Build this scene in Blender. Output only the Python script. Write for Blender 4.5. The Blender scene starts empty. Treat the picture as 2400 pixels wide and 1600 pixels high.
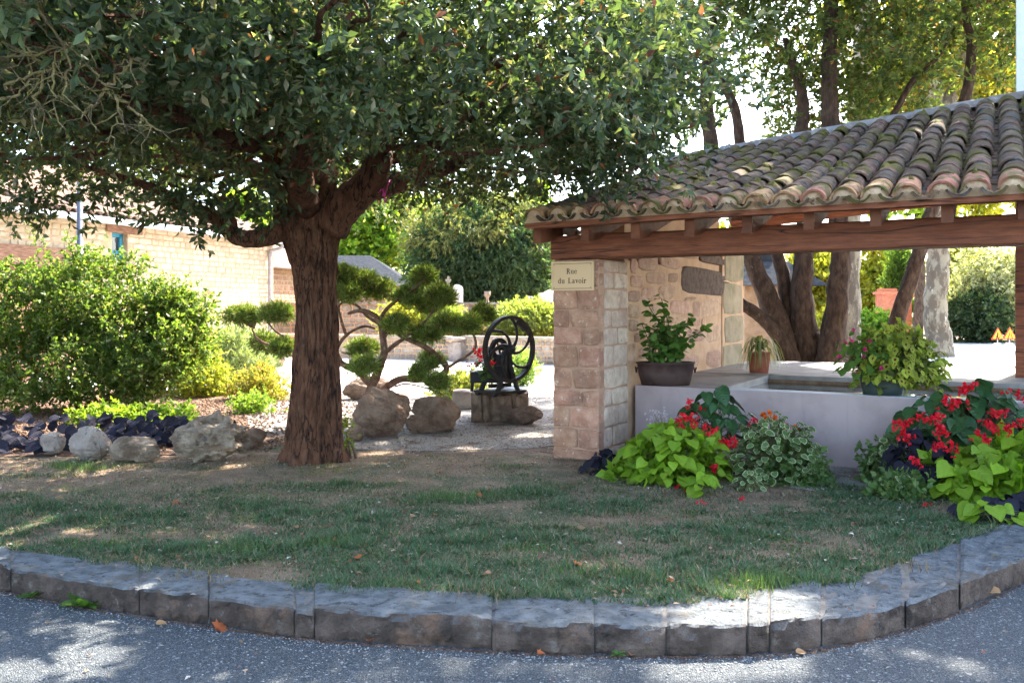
import bpy, math, random
import numpy as np
from mathutils import Matrix, Vector

# ------------------------------------------------------------------ camera, sky, sun, exposure
SC = bpy.context.scene
COL = SC.collection
CH = 1.42                      # eye height above the lawn
F = 2000.0                     # focal length in photo pixels (2400 wide)
HOR = 726.0                    # row of the horizon
cam_d = bpy.data.cameras.new("camera")
cam = bpy.data.objects.new("camera", cam_d)
COL.objects.link(cam)
cam.location = (0, 0, CH)
cam.rotation_euler = (math.radians(90), 0, 0)
cam_d.sensor_width = 36.0
cam_d.lens = F / 2400 * 36.0
cam_d.shift_y = -(800 - HOR) / 2400
cam_d.clip_start = 0.05
cam_d.clip_end = 2000
SC.camera = cam

SUN_AZ = math.radians(38)      # to the right of straight ahead
SUN_EL = math.radians(45)
world = bpy.data.worlds.new("World")
SC.world = world
world.use_nodes = True
wn = world.node_tree.nodes
wl = world.node_tree.links
wn.clear()
w_out = wn.new("ShaderNodeOutputWorld")
w_bg = wn.new("ShaderNodeBackground")
w_sky = wn.new("ShaderNodeTexSky")
w_sky.sky_type = 'NISHITA'
w_sky.sun_disc = False
w_sky.sun_elevation = SUN_EL
w_sky.sun_rotation = SUN_AZ
w_sky.air_density = 1.0
w_sky.dust_density = 1.8
w_sky.ozone_density = 0.7
w_bg.inputs['Strength'].default_value = 0.15
wl.new(w_sky.outputs[0], w_bg.inputs[0])
wl.new(w_bg.outputs[0], w_out.inputs[0])

sun_d = bpy.data.lights.new("sun", 'SUN')
sun_d.energy = 4.5
sun_d.angle = math.radians(0.5)
sun_d.color = (1.0, 0.93, 0.82)
sun = bpy.data.objects.new("sun", sun_d)
COL.objects.link(sun)
SUNV = Vector((math.sin(SUN_AZ) * math.cos(SUN_EL), math.cos(SUN_AZ) * math.cos(SUN_EL), math.sin(SUN_EL)))
sun.rotation_euler = SUNV.to_track_quat('Z', 'Y').to_euler()
sun.location = (20, 20, 30)

vs = SC.view_settings
vs.view_transform = 'Standard'
vs.look = 'None'
vs.exposure = 2.9
vs.gamma = 1.0
vs.use_curve_mapping = False
SC.cycles.max_bounces = 7
SC.cycles.diffuse_bounces = 4
SC.cycles.glossy_bounces = 3
SC.cycles.transmission_bounces = 4
SC.cycles.transparent_max_bounces = 8
SC.cycles.use_denoising = True
SC.cycles.use_adaptive_sampling = True
SC.cycles.adaptive_threshold = .03
SC.cycles.sample_clamp_indirect = 6.0

# ------------------------------------------------------------------ measuring helpers
def P(px, py, Y):
    """photo pixel + distance -> point"""
    return Vector(((px - 1200) / F * Y, Y, CH - (py - HOR) / F * Y))

def G(px, py, z=0.0):
    """photo pixel -> point on the horizontal plane z"""
    Y = (CH - z) * F / (py - HOR)
    return Vector(((px - 1200) / F * Y, Y, z))

def rng(seed):
    return np.random.default_rng(seed)

def vnoise(p, seed=0):
    p = np.asarray(p, dtype=np.float64)
    i = np.floor(p).astype(np.int64)
    f = p - i
    f = f * f * (3 - 2 * f)
    def h(ix, iy, iz):
        n = (ix * 374761393 + iy * 668265263 + iz * 2147483647 + seed * 1274126177) & 0xffffffff
        n = ((n ^ (n >> 13)) * 1274126177) & 0xffffffff
        n = n ^ (n >> 16)
        return (n & 0xffff) / 65535.0
    r = 0
    for dx in (0, 1):
        for dy in (0, 1):
            for dz in (0, 1):
                w = (f[:, 0] if dx else 1 - f[:, 0]) * (f[:, 1] if dy else 1 - f[:, 1]) * (f[:, 2] if dz else 1 - f[:, 2])
                r = r + w * h(i[:, 0] + dx, i[:, 1] + dy, i[:, 2] + dz)
    return r

def fnoise(p, seed=0, octs=3):
    p = np.asarray(p, dtype=np.float64)
    s, a, t = 0, 1.0, 0
    for o in range(octs):
        s = s + a * vnoise(p * (2 ** o), seed + o * 17)
        t += a
        a *= .5
    return s / t

def nrm(v):
    return v / np.maximum(np.linalg.norm(v, axis=-1, keepdims=True), 1e-9)

# ------------------------------------------------------------------ objects
def tag(o, label=None, cat=None, group=None, kind=None):
    if label: o["label"] = label
    if cat: o["category"] = cat
    if group: o["group"] = group
    if kind: o["kind"] = kind
    return o

def thing(name, base, label, cat, group=None):
    o = bpy.data.objects.new(name, None)
    COL.objects.link(o)
    o.location = base
    o.empty_display_size = .1
    return tag(o, label, cat, group)

def base_of(o):
    b = Vector((0, 0, 0))
    while o is not None:
        b += o.location
        o = o.parent
    return b

def put(name, me, mat, parent=None, M=None, label=None, cat=None, group=None, kind=None):
    """mesh (with world matrix M) as an object; parents carry translations only"""
    o = bpy.data.objects.new(name, me)
    COL.objects.link(o)
    if mat is not None and len(me.materials) == 0:
        me.materials.append(mat)
    M = M if M is not None else Matrix.Identity(4)
    if parent is not None:
        o.parent = parent
        o.matrix_basis = Matrix.Translation(-base_of(parent)) @ M
    else:
        o.matrix_basis = M
    return tag(o, label, cat, group, kind)

def mesh_np(name, V, Fc, smooth=False, col=None):
    """V (N,3); Fc (M,3) or (M,4) int array or list of polygons"""
    me = bpy.data.meshes.new(name)
    V = np.asarray(V, dtype=np.float32)
    if isinstance(Fc, np.ndarray) and Fc.ndim == 2:
        k = Fc.shape[1]
        me.vertices.add(len(V))
        me.vertices.foreach_set("co", V.ravel())
        me.loops.add(Fc.size)
        me.loops.foreach_set("vertex_index", Fc.ravel().astype(np.int32))
        me.polygons.add(len(Fc))
        me.polygons.foreach_set("loop_start", np.arange(0, Fc.size, k, dtype=np.int32))
        me.polygons.foreach_set("loop_total", np.full(len(Fc), k, dtype=np.int32))
    else:
        me.from_pydata([tuple(v) for v in V], [], [tuple(int(i) for i in f) for f in Fc])
    if col is not None:
        a = me.color_attributes.new("Col", 'FLOAT_COLOR', 'POINT')
        c = np.ones((len(V), 4), dtype=np.float32)
        c[:, :3] = col
        a.data.foreach_set("color", c.ravel())
    if smooth:
        me.polygons.foreach_set("use_smooth", np.ones(len(me.polygons), dtype=bool))
    me.update(calc_edges=True)
    me.validate()
    return me

class MB:
    """collects polygons of one mesh"""
    def __init__(s):
        s.v, s.f, s.c = [], [], []
    def add(s, V, Fc, col=None):
        o = len(s.v)
        s.v += [tuple(p) for p in V]
        s.f += [tuple(i + o for i in f) for f in Fc]
        s.c += [col or (1, 1, 1)] * len(V)
    def box(s, c, d, rot=None, col=None):
        c = Vector(c)
        V = []
        for z in (-1, 1):
            for x, y in ((-1, -1), (1, -1), (1, 1), (-1, 1)):
                p = Vector((x * d[0] / 2, y * d[1] / 2, z * d[2] / 2))
                if rot is not None: p = rot @ p
                V.append(c + p)
        s.add(V, [(3, 2, 1, 0), (4, 5, 6, 7), (0, 1, 5, 4), (1, 2, 6, 5), (2, 3, 7, 6), (3, 0, 4, 7)], col)
    def tube(s, path, rad, n=8, noise=0, seed=0, cap=True, col=None):
        V, Fc = tube(path, rad, n, noise, seed, cap)
        s.add(V, Fc, col)
    def mesh(s, name, smooth=False):
        return mesh_np(name, np.array(s.v).reshape(-1, 3), s.f, smooth, np.array(s.c) if s.c else None)

def tube(path, rad, n=8, noise=0.0, seed=0, cap=True):
    path = [Vector(p) for p in path]
    m = len(path)
    if not hasattr(rad, '__len__'): rad = [rad] * m
    R = random.Random(seed)
    V, Fc = [], []
    up = Vector((0.31, 0.17, 0.93))
    t0 = (path[1] - path[0]).normalized()
    x = up.cross(t0)
    if x.length < .05: x = Vector((1, 0, 0)).cross(t0)
    x.normalize()
    for i in range(m):
        t = (path[min(i + 1, m - 1)] - path[max(i - 1, 0)])
        if t.length < 1e-6: t = t0
        t.normalize()
        x = (x - t * x.dot(t))
        if x.length < 1e-4: x = t.orthogonal()
        x.normalize()
        y = t.cross(x)
        for k in range(n):
            a = 2 * math.pi * k / n
            r = rad[i] * (1 + noise * (R.random() - .5) * 2)
            V.append(path[i] + (x * math.cos(a) + y * math.sin(a)) * r)
    for i in range(m - 1):
        for k in range(n):
            k2 = (k + 1) % n
            Fc.append((i * n + k, i * n + k2, (i + 1) * n + k2, (i + 1) * n + k))
    if cap:
        Fc.append(tuple(range(n - 1, -1, -1)))
        Fc.append(tuple((m - 1) * n + k for k in range(n)))
    return V, Fc

def smooth_path(pts, k=5):
    """Catmull-Rom through points"""
    pts = [Vector(p) for p in pts]
    q = [pts[0] * 2 - pts[1]] + pts + [pts[-1] * 2 - pts[-2]]
    out = []
    for i in range(1, len(q) - 2):
        a, b, c, d = q[i - 1], q[i], q[i + 1], q[i + 2]
        for j in range(k):
            t = j / k
            out.append(.5 * ((2 * b) + (c - a) * t + (2 * a - 5 * b + 4 * c - d) * t * t + (3 * b - a - 3 * c + d) * t ** 3))
    out.append(pts[-1])
    return out

def lerp_list(a, n):
    a = np.asarray(a, float)
    return list(np.interp(np.linspace(0, len(a) - 1, n), np.arange(len(a)), a))

# ------------------------------------------------------------------ materials
def nd(nt, t, **kw):
    n = nt.nodes.new(t)
    for k, v in kw.items():
        setattr(n, k, v)
    return n

def ramp(nt, fac, lo, hi):
    m = nd(nt, "ShaderNodeMapRange")
    m.clamp = True
    m.inputs['From Min'].default_value = lo
    m.inputs['From Max'].default_value = hi
    nt.links.new(fac, m.inputs['Value'])
    return m.outputs['Result']

def mixc(nt, fac, a, b, blend='MIX'):
    m = nd(nt, "ShaderNodeMix", data_type='RGBA', blend_type=blend)
    for sock, val in ((m.inputs[0], fac), (m.inputs[6], a), (m.inputs[7], b)):
        if hasattr(val, 'links') or isinstance(val, bpy.types.NodeSocket):
            nt.links.new(val, sock)
        elif isinstance(val, (int, float)):
            sock.default_value = val
        else:
            sock.default_value = (*val[:3], 1)
    return m.outputs[2]

def noise(nt, vec, scale, detail=5, rough=.6, dist=0):
    n = nd(nt, "ShaderNodeTexNoise")
    n.inputs['Scale'].default_value = scale
    n.inputs['Detail'].default_value = detail
    n.inputs['Roughness'].default_value = rough
    n.inputs['Distortion'].default_value = dist
    nt.links.new(vec, n.inputs['Vector'])
    return n.outputs[0]

def newmat(name):
    m = bpy.data.materials.new(name)
    m.use_nodes = True
    nt = m.node_tree
    nt.nodes.clear()
    o = nd(nt, "ShaderNodeOutputMaterial")
    b = nd(nt, "ShaderNodeBsdfPrincipled")
    nt.links.new(b.outputs[0], o.inputs[0])
    return m, nt, b, o

def coords(nt, stretch=(1, 1, 1), obj=False, rot=0.0):
    if obj:
        src = nd(nt, "ShaderNodeTexCoord").outputs['Object']
    else:
        src = nd(nt, "ShaderNodeNewGeometry").outputs['Position']
    if rot:
        m0 = nd(nt, "ShaderNodeMapping")
        m0.inputs['Rotation'].default_value = (0, 0, rot)
        nt.links.new(src, m0.inputs['Vector'])
        src = m0.outputs[0]
    mp = nd(nt, "ShaderNodeMapping")
    mp.inputs['Scale'].default_value = stretch
    nt.links.new(src, mp.inputs['Vector'])
    return mp.outputs[0]

def pmat(name, c1, c2, scale=6, rough=.85, bump=.4, bscale=30, bdist=.01, patches=(), rnd=0, hue=0, spec=.25,
         stretch=(1, 1, 1), rot=0.0, lo=.38, hi=.62, obj=False, metal=0, crack=None, top=None, streak=None):
    """patches: list of (colour, scale, lo, hi)"""
    m, nt, b, o = newmat(name)
    vec = coords(nt, stretch, obj, rot)
    c = mixc(nt, ramp(nt, noise(nt, vec, scale), lo, hi), c1, c2)
    if rnd or hue:
        oi = nd(nt, "ShaderNodeObjectInfo")
        hs = nd(nt, "ShaderNodeHueSaturation")
        mr = nd(nt, "ShaderNodeMapRange")
        mr.inputs['To Min'].default_value = 1 - rnd
        mr.inputs['To Max'].default_value = 1 + rnd
        nt.links.new(oi.outputs['Random'], mr.inputs['Value'])
        nt.links.new(mr.outputs[0], hs.inputs['Value'])
        w = nd(nt, "ShaderNodeMath", operation='MULTIPLY')
        w.inputs[1].default_value = 37.3
        nt.links.new(oi.outputs['Random'], w.inputs[0])
        fr = nd(nt, "ShaderNodeMath", operation='FRACT')
        nt.links.new(w.outputs[0], fr.inputs[0])
        mh = nd(nt, "ShaderNodeMapRange")
        mh.inputs['To Min'].default_value = .5 - hue
        mh.inputs['To Max'].default_value = .5 + hue
        nt.links.new(fr.outputs[0], mh.inputs['Value'])
        nt.links.new(mh.outputs[0], hs.inputs['Hue'])
        nt.links.new(c, hs.inputs['Color'])
        c = hs.outputs[0]
    for (pc, ps, plo, phi) in patches:
        c = mixc(nt, ramp(nt, noise(nt, vec, ps, 6, .65), plo, phi), c, pc)
    if crack:
        wv = noise(nt, coords(nt, crack[0], False, rot), crack[1], 3, .5, .4)
        a = nd(nt, "ShaderNodeMath", operation='SUBTRACT'); a.inputs[1].default_value = .5
        nt.links.new(wv, a.inputs[0])
        ab = nd(nt, "ShaderNodeMath", operation='ABSOLUTE')
        nt.links.new(a.outputs[0], ab.inputs[0])
        c = mixc(nt, ramp(nt, ab.outputs[0], 0.0, crack[2]), crack[3], c)
    if streak:   # long stains
        c = mixc(nt, ramp(nt, noise(nt, coords(nt, streak[1], False, rot), streak[2], 6, .65), streak[3], streak[4]), c, streak[0])
    if top:      # weathered lichen-grey upper faces, cool sky light painted into their colour
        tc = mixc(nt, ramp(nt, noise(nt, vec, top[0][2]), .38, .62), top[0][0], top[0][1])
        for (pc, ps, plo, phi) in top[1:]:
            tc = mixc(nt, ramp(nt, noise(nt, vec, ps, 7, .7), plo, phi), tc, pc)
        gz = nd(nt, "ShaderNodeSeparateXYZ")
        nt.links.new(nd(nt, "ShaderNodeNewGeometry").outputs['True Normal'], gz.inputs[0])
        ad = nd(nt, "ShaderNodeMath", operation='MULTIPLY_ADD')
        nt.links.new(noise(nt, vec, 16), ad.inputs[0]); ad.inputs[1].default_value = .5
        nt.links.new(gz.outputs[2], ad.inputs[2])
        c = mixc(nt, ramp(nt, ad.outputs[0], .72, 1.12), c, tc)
    nt.links.new(c, b.inputs['Base Color'])
    b.inputs['Roughness'].default_value = rough
    b.inputs['Specular IOR Level'].default_value = spec
    b.inputs['Metallic'].default_value = metal
    if bump:
        bn = nd(nt, "ShaderNodeBump")
        bn.inputs['Strength'].default_value = bump
        bn.inputs['Distance'].default_value = bdist
        nt.links.new(noise(nt, vec, bscale, 8, .7), bn.inputs['Height'])
        nt.links.new(bn.outputs[0], b.inputs['Normal'])
    return m

def lmat(name, trans=.4, rough=.5, spec=.4, tint=(1.0, 1.0, .55), gain=1.3, rnd=.12, veins=False):
    """leaf: colour attribute, two-sided, lets light through"""
    m, nt, b, o = newmat(name)
    at = nd(nt, "ShaderNodeAttribute", attribute_name="Col")
    c = at.outputs['Color']
    oi = nd(nt, "ShaderNodeObjectInfo")
    hs = nd(nt, "ShaderNodeHueSaturation")
    mr = nd(nt, "ShaderNodeMapRange")
    mr.inputs['To Min'].default_value = 1 - rnd
    mr.inputs['To Max'].default_value = 1 + rnd
    nt.links.new(oi.outputs['Random'], mr.inputs['Value'])
    nt.links.new(mr.outputs[0], hs.inputs['Value'])
    nt.links.new(c, hs.inputs['Color'])
    c = hs.outputs[0]
    if veins:    # side veins and blotches in leaf coordinates (x across, y along)
        oc = nd(nt, "ShaderNodeTexCoord").outputs['Object']
        sx = nd(nt, "ShaderNodeSeparateXYZ"); nt.links.new(oc, sx.inputs[0])
        ax = nd(nt, "ShaderNodeMath", operation='ABSOLUTE'); nt.links.new(sx.outputs[0], ax.inputs[0])
        ma = nd(nt, "ShaderNodeMath", operation='MULTIPLY_ADD'); nt.links.new(ax.outputs[0], ma.inputs[0]); ma.inputs[1].default_value = -.75; nt.links.new(sx.outputs[1], ma.inputs[2])
        mm = nd(nt, "ShaderNodeMath", operation='MULTIPLY'); nt.links.new(ma.outputs[0], mm.inputs[0]); mm.inputs[1].default_value = 6.0
        pp = nd(nt, "ShaderNodeMath", operation='PINGPONG'); nt.links.new(mm.outputs[0], pp.inputs[0]); pp.inputs[1].default_value = .5
        vn = ramp(nt, pp.outputs[0], .0, .10)
        c = mixc(nt, vn, mixc(nt, .4, c, (1.4, 1.35, 1.2), 'MULTIPLY'), c)
        c = mixc(nt, ramp(nt, noise(nt, oc, 3.5, 4), .35, .7), c, mixc(nt, 1.0, c, (.72, .74, .7), 'MULTIPLY'))
        bn = nd(nt, "ShaderNodeBump"); bn.inputs['Strength'].default_value = .18; bn.inputs['Distance'].default_value = .03
        nt.links.new(pp.outputs[0], bn.inputs['Height']); nt.links.new(bn.outputs[0], b.inputs['Normal'])
    nt.links.new(c, b.inputs['Base Color'])
    b.inputs['Roughness'].default_value = rough
    b.inputs['Specular IOR Level'].default_value = spec
    t = nd(nt, "ShaderNodeBsdfTranslucent")
    tc = mixc(nt, 1.0, c, tuple(g * gain for g in tint), 'MULTIPLY')
    nt.links.new(tc, t.inputs[0])
    ms = nd(nt, "ShaderNodeMixShader")
    ms.inputs[0].default_value = trans
    nt.links.new(b.outputs[0], ms.inputs[1])
    nt.links.new(t.outputs[0], ms.inputs[2])
    nt.links.new(ms.outputs[0], o.inputs[0])
    return m

MT = {}
MT['asphalt'] = None
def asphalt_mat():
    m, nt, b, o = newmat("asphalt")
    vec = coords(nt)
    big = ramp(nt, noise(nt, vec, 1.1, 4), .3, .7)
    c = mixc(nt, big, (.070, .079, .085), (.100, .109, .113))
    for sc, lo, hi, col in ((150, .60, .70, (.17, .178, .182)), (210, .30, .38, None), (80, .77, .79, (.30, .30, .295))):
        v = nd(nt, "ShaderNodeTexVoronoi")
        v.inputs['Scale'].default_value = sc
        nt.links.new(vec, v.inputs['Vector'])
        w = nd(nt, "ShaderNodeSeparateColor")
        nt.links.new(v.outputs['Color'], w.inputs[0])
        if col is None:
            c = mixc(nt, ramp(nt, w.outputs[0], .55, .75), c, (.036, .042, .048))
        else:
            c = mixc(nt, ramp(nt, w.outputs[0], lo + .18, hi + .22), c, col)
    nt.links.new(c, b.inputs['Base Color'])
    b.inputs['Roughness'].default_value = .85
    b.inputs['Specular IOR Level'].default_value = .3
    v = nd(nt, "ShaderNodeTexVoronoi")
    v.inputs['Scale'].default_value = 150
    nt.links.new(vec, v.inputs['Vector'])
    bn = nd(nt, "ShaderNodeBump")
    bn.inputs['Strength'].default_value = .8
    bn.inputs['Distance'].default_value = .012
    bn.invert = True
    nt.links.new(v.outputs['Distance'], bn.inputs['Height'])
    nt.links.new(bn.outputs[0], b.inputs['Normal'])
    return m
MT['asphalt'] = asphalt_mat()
MT['soil'] = pmat("lawn_soil", (.17, .105, .068), (.28, .19, .125), 3.0, .95, .8, 60, .02,
                  patches=[((.09, .10, .05), 1.3, .5, .62), ((.30, .24, .17), 9, .62, .72)])
MT['mulch'] = pmat("mulch", (.10, .05, .03), (.24, .15, .10), 28, .95, 1, 50, .03, patches=[((.34, .26, .19), 40, .6, .68)])
MT['gravel'] = pmat("gravel", (.22, .19, .16), (.42, .38, .33), 70, .9, 1, 90, .02, patches=[((.16, .10, .07), 3, .52, .66), ((.1, .08, .06), 55, .6, .66)])
MT['lane'] = pmat("pale_lane", (.50, .48, .45), (.60, .58, .54), 2, .9, .3, 60, .01)
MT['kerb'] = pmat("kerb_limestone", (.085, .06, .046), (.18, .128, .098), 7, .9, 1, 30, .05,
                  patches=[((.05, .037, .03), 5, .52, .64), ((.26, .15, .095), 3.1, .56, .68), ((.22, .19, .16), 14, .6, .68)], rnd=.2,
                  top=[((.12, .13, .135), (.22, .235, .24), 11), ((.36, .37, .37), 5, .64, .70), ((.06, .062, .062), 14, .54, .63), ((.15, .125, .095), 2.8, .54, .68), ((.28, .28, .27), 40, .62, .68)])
MT['mortar_grey'] = pmat("mortar_grey", (.11, .10, .09), (.19, .175, .155), 14, .95, .7, 60, .01)
MT['limestone'] = pmat("limestone_rock", (.20, .135, .09), (.48, .375, .27), 6, .9, 1, 16, .12,
                       patches=[((.12, .11, .10), 9, .6, .68), ((.42, .29, .20), 3, .6, .72), ((.07, .06, .05), 26, .68, .72)], rnd=.12)
MT['boulder'] = pmat("boulder_stone", (.24, .14, .09), (.45, .30, .205), 5, .9, 1, 18, .12,
                     patches=[((.40, .23, .14), 2.6, .58, .7), ((.12, .12, .11), 8, .62, .7)], rnd=.12)
MT['pale_stone'] = pmat("pale_boulder", (.28, .225, .185), (.42, .35, .295), 6, .85, .9, 25, .05, patches=[((.36, .235, .17), 4, .56, .7), ((.16, .14, .12), 12, .6, .68)])
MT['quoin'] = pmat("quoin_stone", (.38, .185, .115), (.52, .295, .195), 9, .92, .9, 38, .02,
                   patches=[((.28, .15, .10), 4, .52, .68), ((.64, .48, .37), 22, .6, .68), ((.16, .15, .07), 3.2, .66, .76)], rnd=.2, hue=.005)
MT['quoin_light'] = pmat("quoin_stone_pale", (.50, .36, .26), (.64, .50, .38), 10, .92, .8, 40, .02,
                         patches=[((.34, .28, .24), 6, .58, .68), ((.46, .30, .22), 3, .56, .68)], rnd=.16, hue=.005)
MT['mortar'] = pmat("lime_mortar", (.54, .33, .19), (.64, .42, .26), 5, .95, .5, 60, .01, patches=[((.42, .25, .15), 2.5, .56, .7)])
MT['mortar_pillar'] = pmat('pillar_mortar', (.40, .235, .15), (.50, .31, .205), 5, .95, .5, 60, .01)
MT['wallstone'] = pmat("end_wall_stone", (.47, .28, .185), (.60, .395, .265), 10, .92, .9, 40, .02,
                       patches=[((.34, .20, .13), 6, .58, .70)], rnd=.2, hue=.01)
MT['darkstone'] = pmat("dark_weathered_stone", (.09, .06, .045), (.17, .115, .085), 12, .92, .9, 30, .02, patches=[((.4, .32, .25), 9, .74, .78)])
MT['moss_quoin'] = pmat("mossy_quoin", (.30, .24, .15), (.42, .33, .21), 4, .92, .6, 30, .02, patches=[((.20, .19, .09), 2.5, .5, .66)], rnd=.1)
MT['wood'] = pmat("oiled_timber", (.175, .054, .024), (.285, .095, .043), 5, .6, .5, 16, .01, stretch=(1.0, 9, 9), rot=math.radians(29.87),
                  patches=[((.17, .05, .022), 2.2, .6, .72)], rnd=.12, spec=.3, crack=((.32, 5, 7), .9, .010, (.03, .013, .008)))
MT['wood_shaded'] = pmat('shaded_rafter', (.11, .04, .02), (.19, .07, .035), 5, .7, .5, 16, .01, rnd=.15)  # rafter timber darkened in colour to carry the shade under the roof
MT['wood_old'] = pmat("old_barn_timber", (.16, .08, .05), (.30, .17, .11), 6, .85, .5, 16, .01, stretch=(1, 1, 8))
MT['plaster'] = pmat("basin_concrete", (.33, .25, .235), (.41, .315, .295), 2.5, .85, .3, 70, .005, patches=[((.33, .265, .265), 1.6, .52, .75), ((.30, .25, .22), 6, .6, .75), ((.22, .19, .17), 1.1, .62, .8), ((.2, .18, .18), 40, .72, .75)], streak=((.21, .18, .17), (1, 1, .12), 5.5, .56, .78))
MT['slab'] = pmat("wet_concrete", (.24, .225, .205), (.34, .32, .295), 4, .6, .3, 40, .005, patches=[((.18, .165, .15), 2.3, .55, .7)])
MT['innerwood'] = pmat("basin_inner", (.15, .085, .045), (.24, .15, .09), 8, .6, .3, 20, .01)
MT['tile'] = pmat("old_roof_tile", (.10, .066, .045), (.18, .113, .076), 9, .95, .7, 45, .01, spec=.1,
                  patches=[((.10, .095, .085), 5.5, .52, .64), ((.19, .175, .15), 22, .63, .68), ((.045, .04, .034), 14, .55, .64),
                           ((.095, .078, .024), 2.2, .50, .60)], rnd=.28, hue=.014)
MT['tile_red'] = pmat("eave_tile_clay", (.30, .135, .07), (.42, .22, .125), 9, .9, .6, 45, .01, patches=[((.11, .10, .03), 6, .49, .58), ((.085, .065, .05), 13, .55, .63)], rnd=.2, hue=.02)
MT['plug'] = pmat("eave_mortar_plug", (.50, .33, .20), (.62, .45, .30), 14, .95, .5, 60, .01, patches=[((.32, .17, .09), 9, .54, .64), ((.1, .085, .05), 14, .6, .66)], rnd=.12)
MT['moss'] = pmat("moss", (.085, .075, .015), (.16, .135, .026), 22, .95, 1, 120, .02)
MT['farm_stone'] = pmat("farmhouse_stone", (.47, .355, .24), (.58, .46, .335), 6, .95, .6, 30, .02, rnd=.15, hue=.01)
MT['farm_mortar'] = pmat("farmhouse_mortar", (.42, .29, .175), (.49, .355, .23), 4, .95, .4, 40, .01)
MT['pink_stone'] = pmat("outbuilding_stone", (.34, .20, .12), (.45, .29, .185), 6, .95, .6, 30, .02, rnd=.2, hue=.015)
MT['grey_stone'] = pmat("yard_wall_stone", (.25, .20, .15), (.38, .32, .25), 6, .95, .6, 30, .02, rnd=.2, hue=.015)
MT['farm_tile'] = pmat("farm_roof_tile", (.20, .125, .085), (.30, .20, .145), 7, .9, .4, 40, .01, patches=[((.13, .11, .095), 9, .58, .66)], rnd=.16, hue=.015)
MT['slate'] = pmat("grey_roof", (.035, .038, .044), (.06, .062, .066), 8, 1.0, .4, 40, .01, rnd=.2, spec=0.0)
MT['zinc'] = pmat("zinc_gutter", (.40, .42, .45), (.5, .52, .55), 8, .45, .1, 20, .005, spec=.5)
MT['zinc_dark'] = pmat("downpipe_paint", (.22, .18, .17), (.28, .23, .21), 8, .5, .1, 20, .005, spec=.4)
MT['blue'] = pmat("blue_paint", (.03, .22, .33), (.05, .27, .38), 8, .5, .1, 30, .003, spec=.4)
MT['post_paint'] = pmat("lamp_post_paint", (.07, .08, .11), (.09, .10, .13), 8, .5, .05, 30, .003, spec=.4)
MT['render'] = pmat("white_render", (.66, .64, .62), (.72, .70, .68), 3, .9, .3, 80, .005)
MT['iron'] = pmat("black_cast_iron", (.012, .012, .013), (.024, .022, .022), 12, .6, .3, 60, .004, spec=.25)
MT['tub'] = pmat("brown_zinc_tub", (.055, .032, .027), (.09, .055, .046), 8, .55, .2, 30, .004, spec=.2)
MT['greenpot'] = pmat("dark_green_pot", (.035, .05, .045), (.06, .075, .065), 8, .5, .2, 30, .004, spec=.4)
MT['terracotta'] = pmat("terracotta", (.30, .09, .05), (.38, .13, .075), 8, .8, .2, 30, .004)
MT['brick'] = pmat("red_brick", (.42, .14, .085), (.52, .20, .12), 8, .9, .4, 40, .01, rnd=.2)
MT['sign'] = pmat("cream_enamel", (.70, .47, .255), (.72, .49, .27), 2, .45, 0, spec=.3)
MT['ink'] = pmat("dark_print", (.05, .015, .012), (.06, .018, .014), 2, .5, 0)
MT['orange'] = pmat("roadwork_orange", (.80, .38, .03), (.82, .40, .04), 2, .5, 0)
MT['red'] = pmat("roadwork_red", (.65, .06, .02), (.68, .07, .03), 2, .5, 0)
MT['marble'] = pmat("grave_stone", (.50, .50, .49), (.62, .62, .60), 5, .6, .2, 30, .004, rnd=.15)
MT['ribbon'] = pmat("pink_ribbon", (.50, .03, .18), (.55, .04, .2), 4, .5, 0)
MT['bark'] = pmat("oak_bark", (.135, .056, .029), (.24, .108, .058), 7, .9, 1, 26, .06, stretch=(2.4, 2.4, .9),
                  patches=[((.20, .14, .105), 6, .60, .70), ((.035, .018, .011), 4, .55, .68), ((.07, .075, .03), 2.2, .64, .74)], crack=((7, 7, 1.1), 1.6, .032, (.03, .014, .009)))
MT['bark_grey'] = pmat("lichen_bark", (.04, .024, .017), (.10, .065, .045), 7, .9, 1, 20, .04, stretch=(2, 2, .8),
                       patches=[((.20, .18, .14), 9, .64, .70), ((.11, .10, .03), 4, .62, .74)])
MT['plane_bark'] = pmat("plane_bark", (.13, .10, .07), (.27, .225, .155), 5, .8, .4, 20, .02, lo=.45, hi=.55, stretch=(1, 1, .45),
                        patches=[((.12, .085, .055), 4, .56, .6), ((.42, .38, .28), 7, .62, .66)])
MT['twig'] = pmat("lichen_twig", (.09, .065, .04), (.20, .16, .06), 12, .9, .5, 40, .005, patches=[((.24, .21, .13), 20, .58, .66)])
MT['stalk'] = pmat("green_stalk", (.07, .09, .03), (.12, .12, .05), 12, .7, .2, 40, .003)
MT['stem'] = pmat("shrub_stem", (.09, .05, .03), (.15, .09, .06), 12, .85, .5, 30, .005)
MT['pine_bark'] = pmat("pine_bark", (.12, .065, .04), (.24, .14, .095), 14, .9, .9, 40, .02, patches=[((.3, .23, .18), 9, .62, .7)])
MT['oak_leaf'] = lmat("oak_leaf", .36, .5, .35, (1.0, 1.0, .35), 1.9)
MT['leaf'] = lmat("leaf", .5, .55, .3, (1.0, 1.0, .35), 1.7)
MT['needle'] = lmat("needle", .25, .6, .25, (1, 1, .4), 1.3)
MT['bigleaf'] = lmat("broad_leaf", .35, .5, .35, (1, 1, .35), 1.3, rnd=.25, veins=True)
MT['gloss_leaf'] = lmat("glossy_leaf", .2, .33, .5, (1, 1, .35), 1.3, rnd=.2, veins=True)
MT['purple_leaf'] = lmat('purple_leaf', .12, .7, .12, (1, .7, .8), 1.0, rnd=.3, veins=True)
MT['petal'] = lmat("petal", .35, .5, .3, (1, .5, .5), 1.2, rnd=.15)
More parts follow.
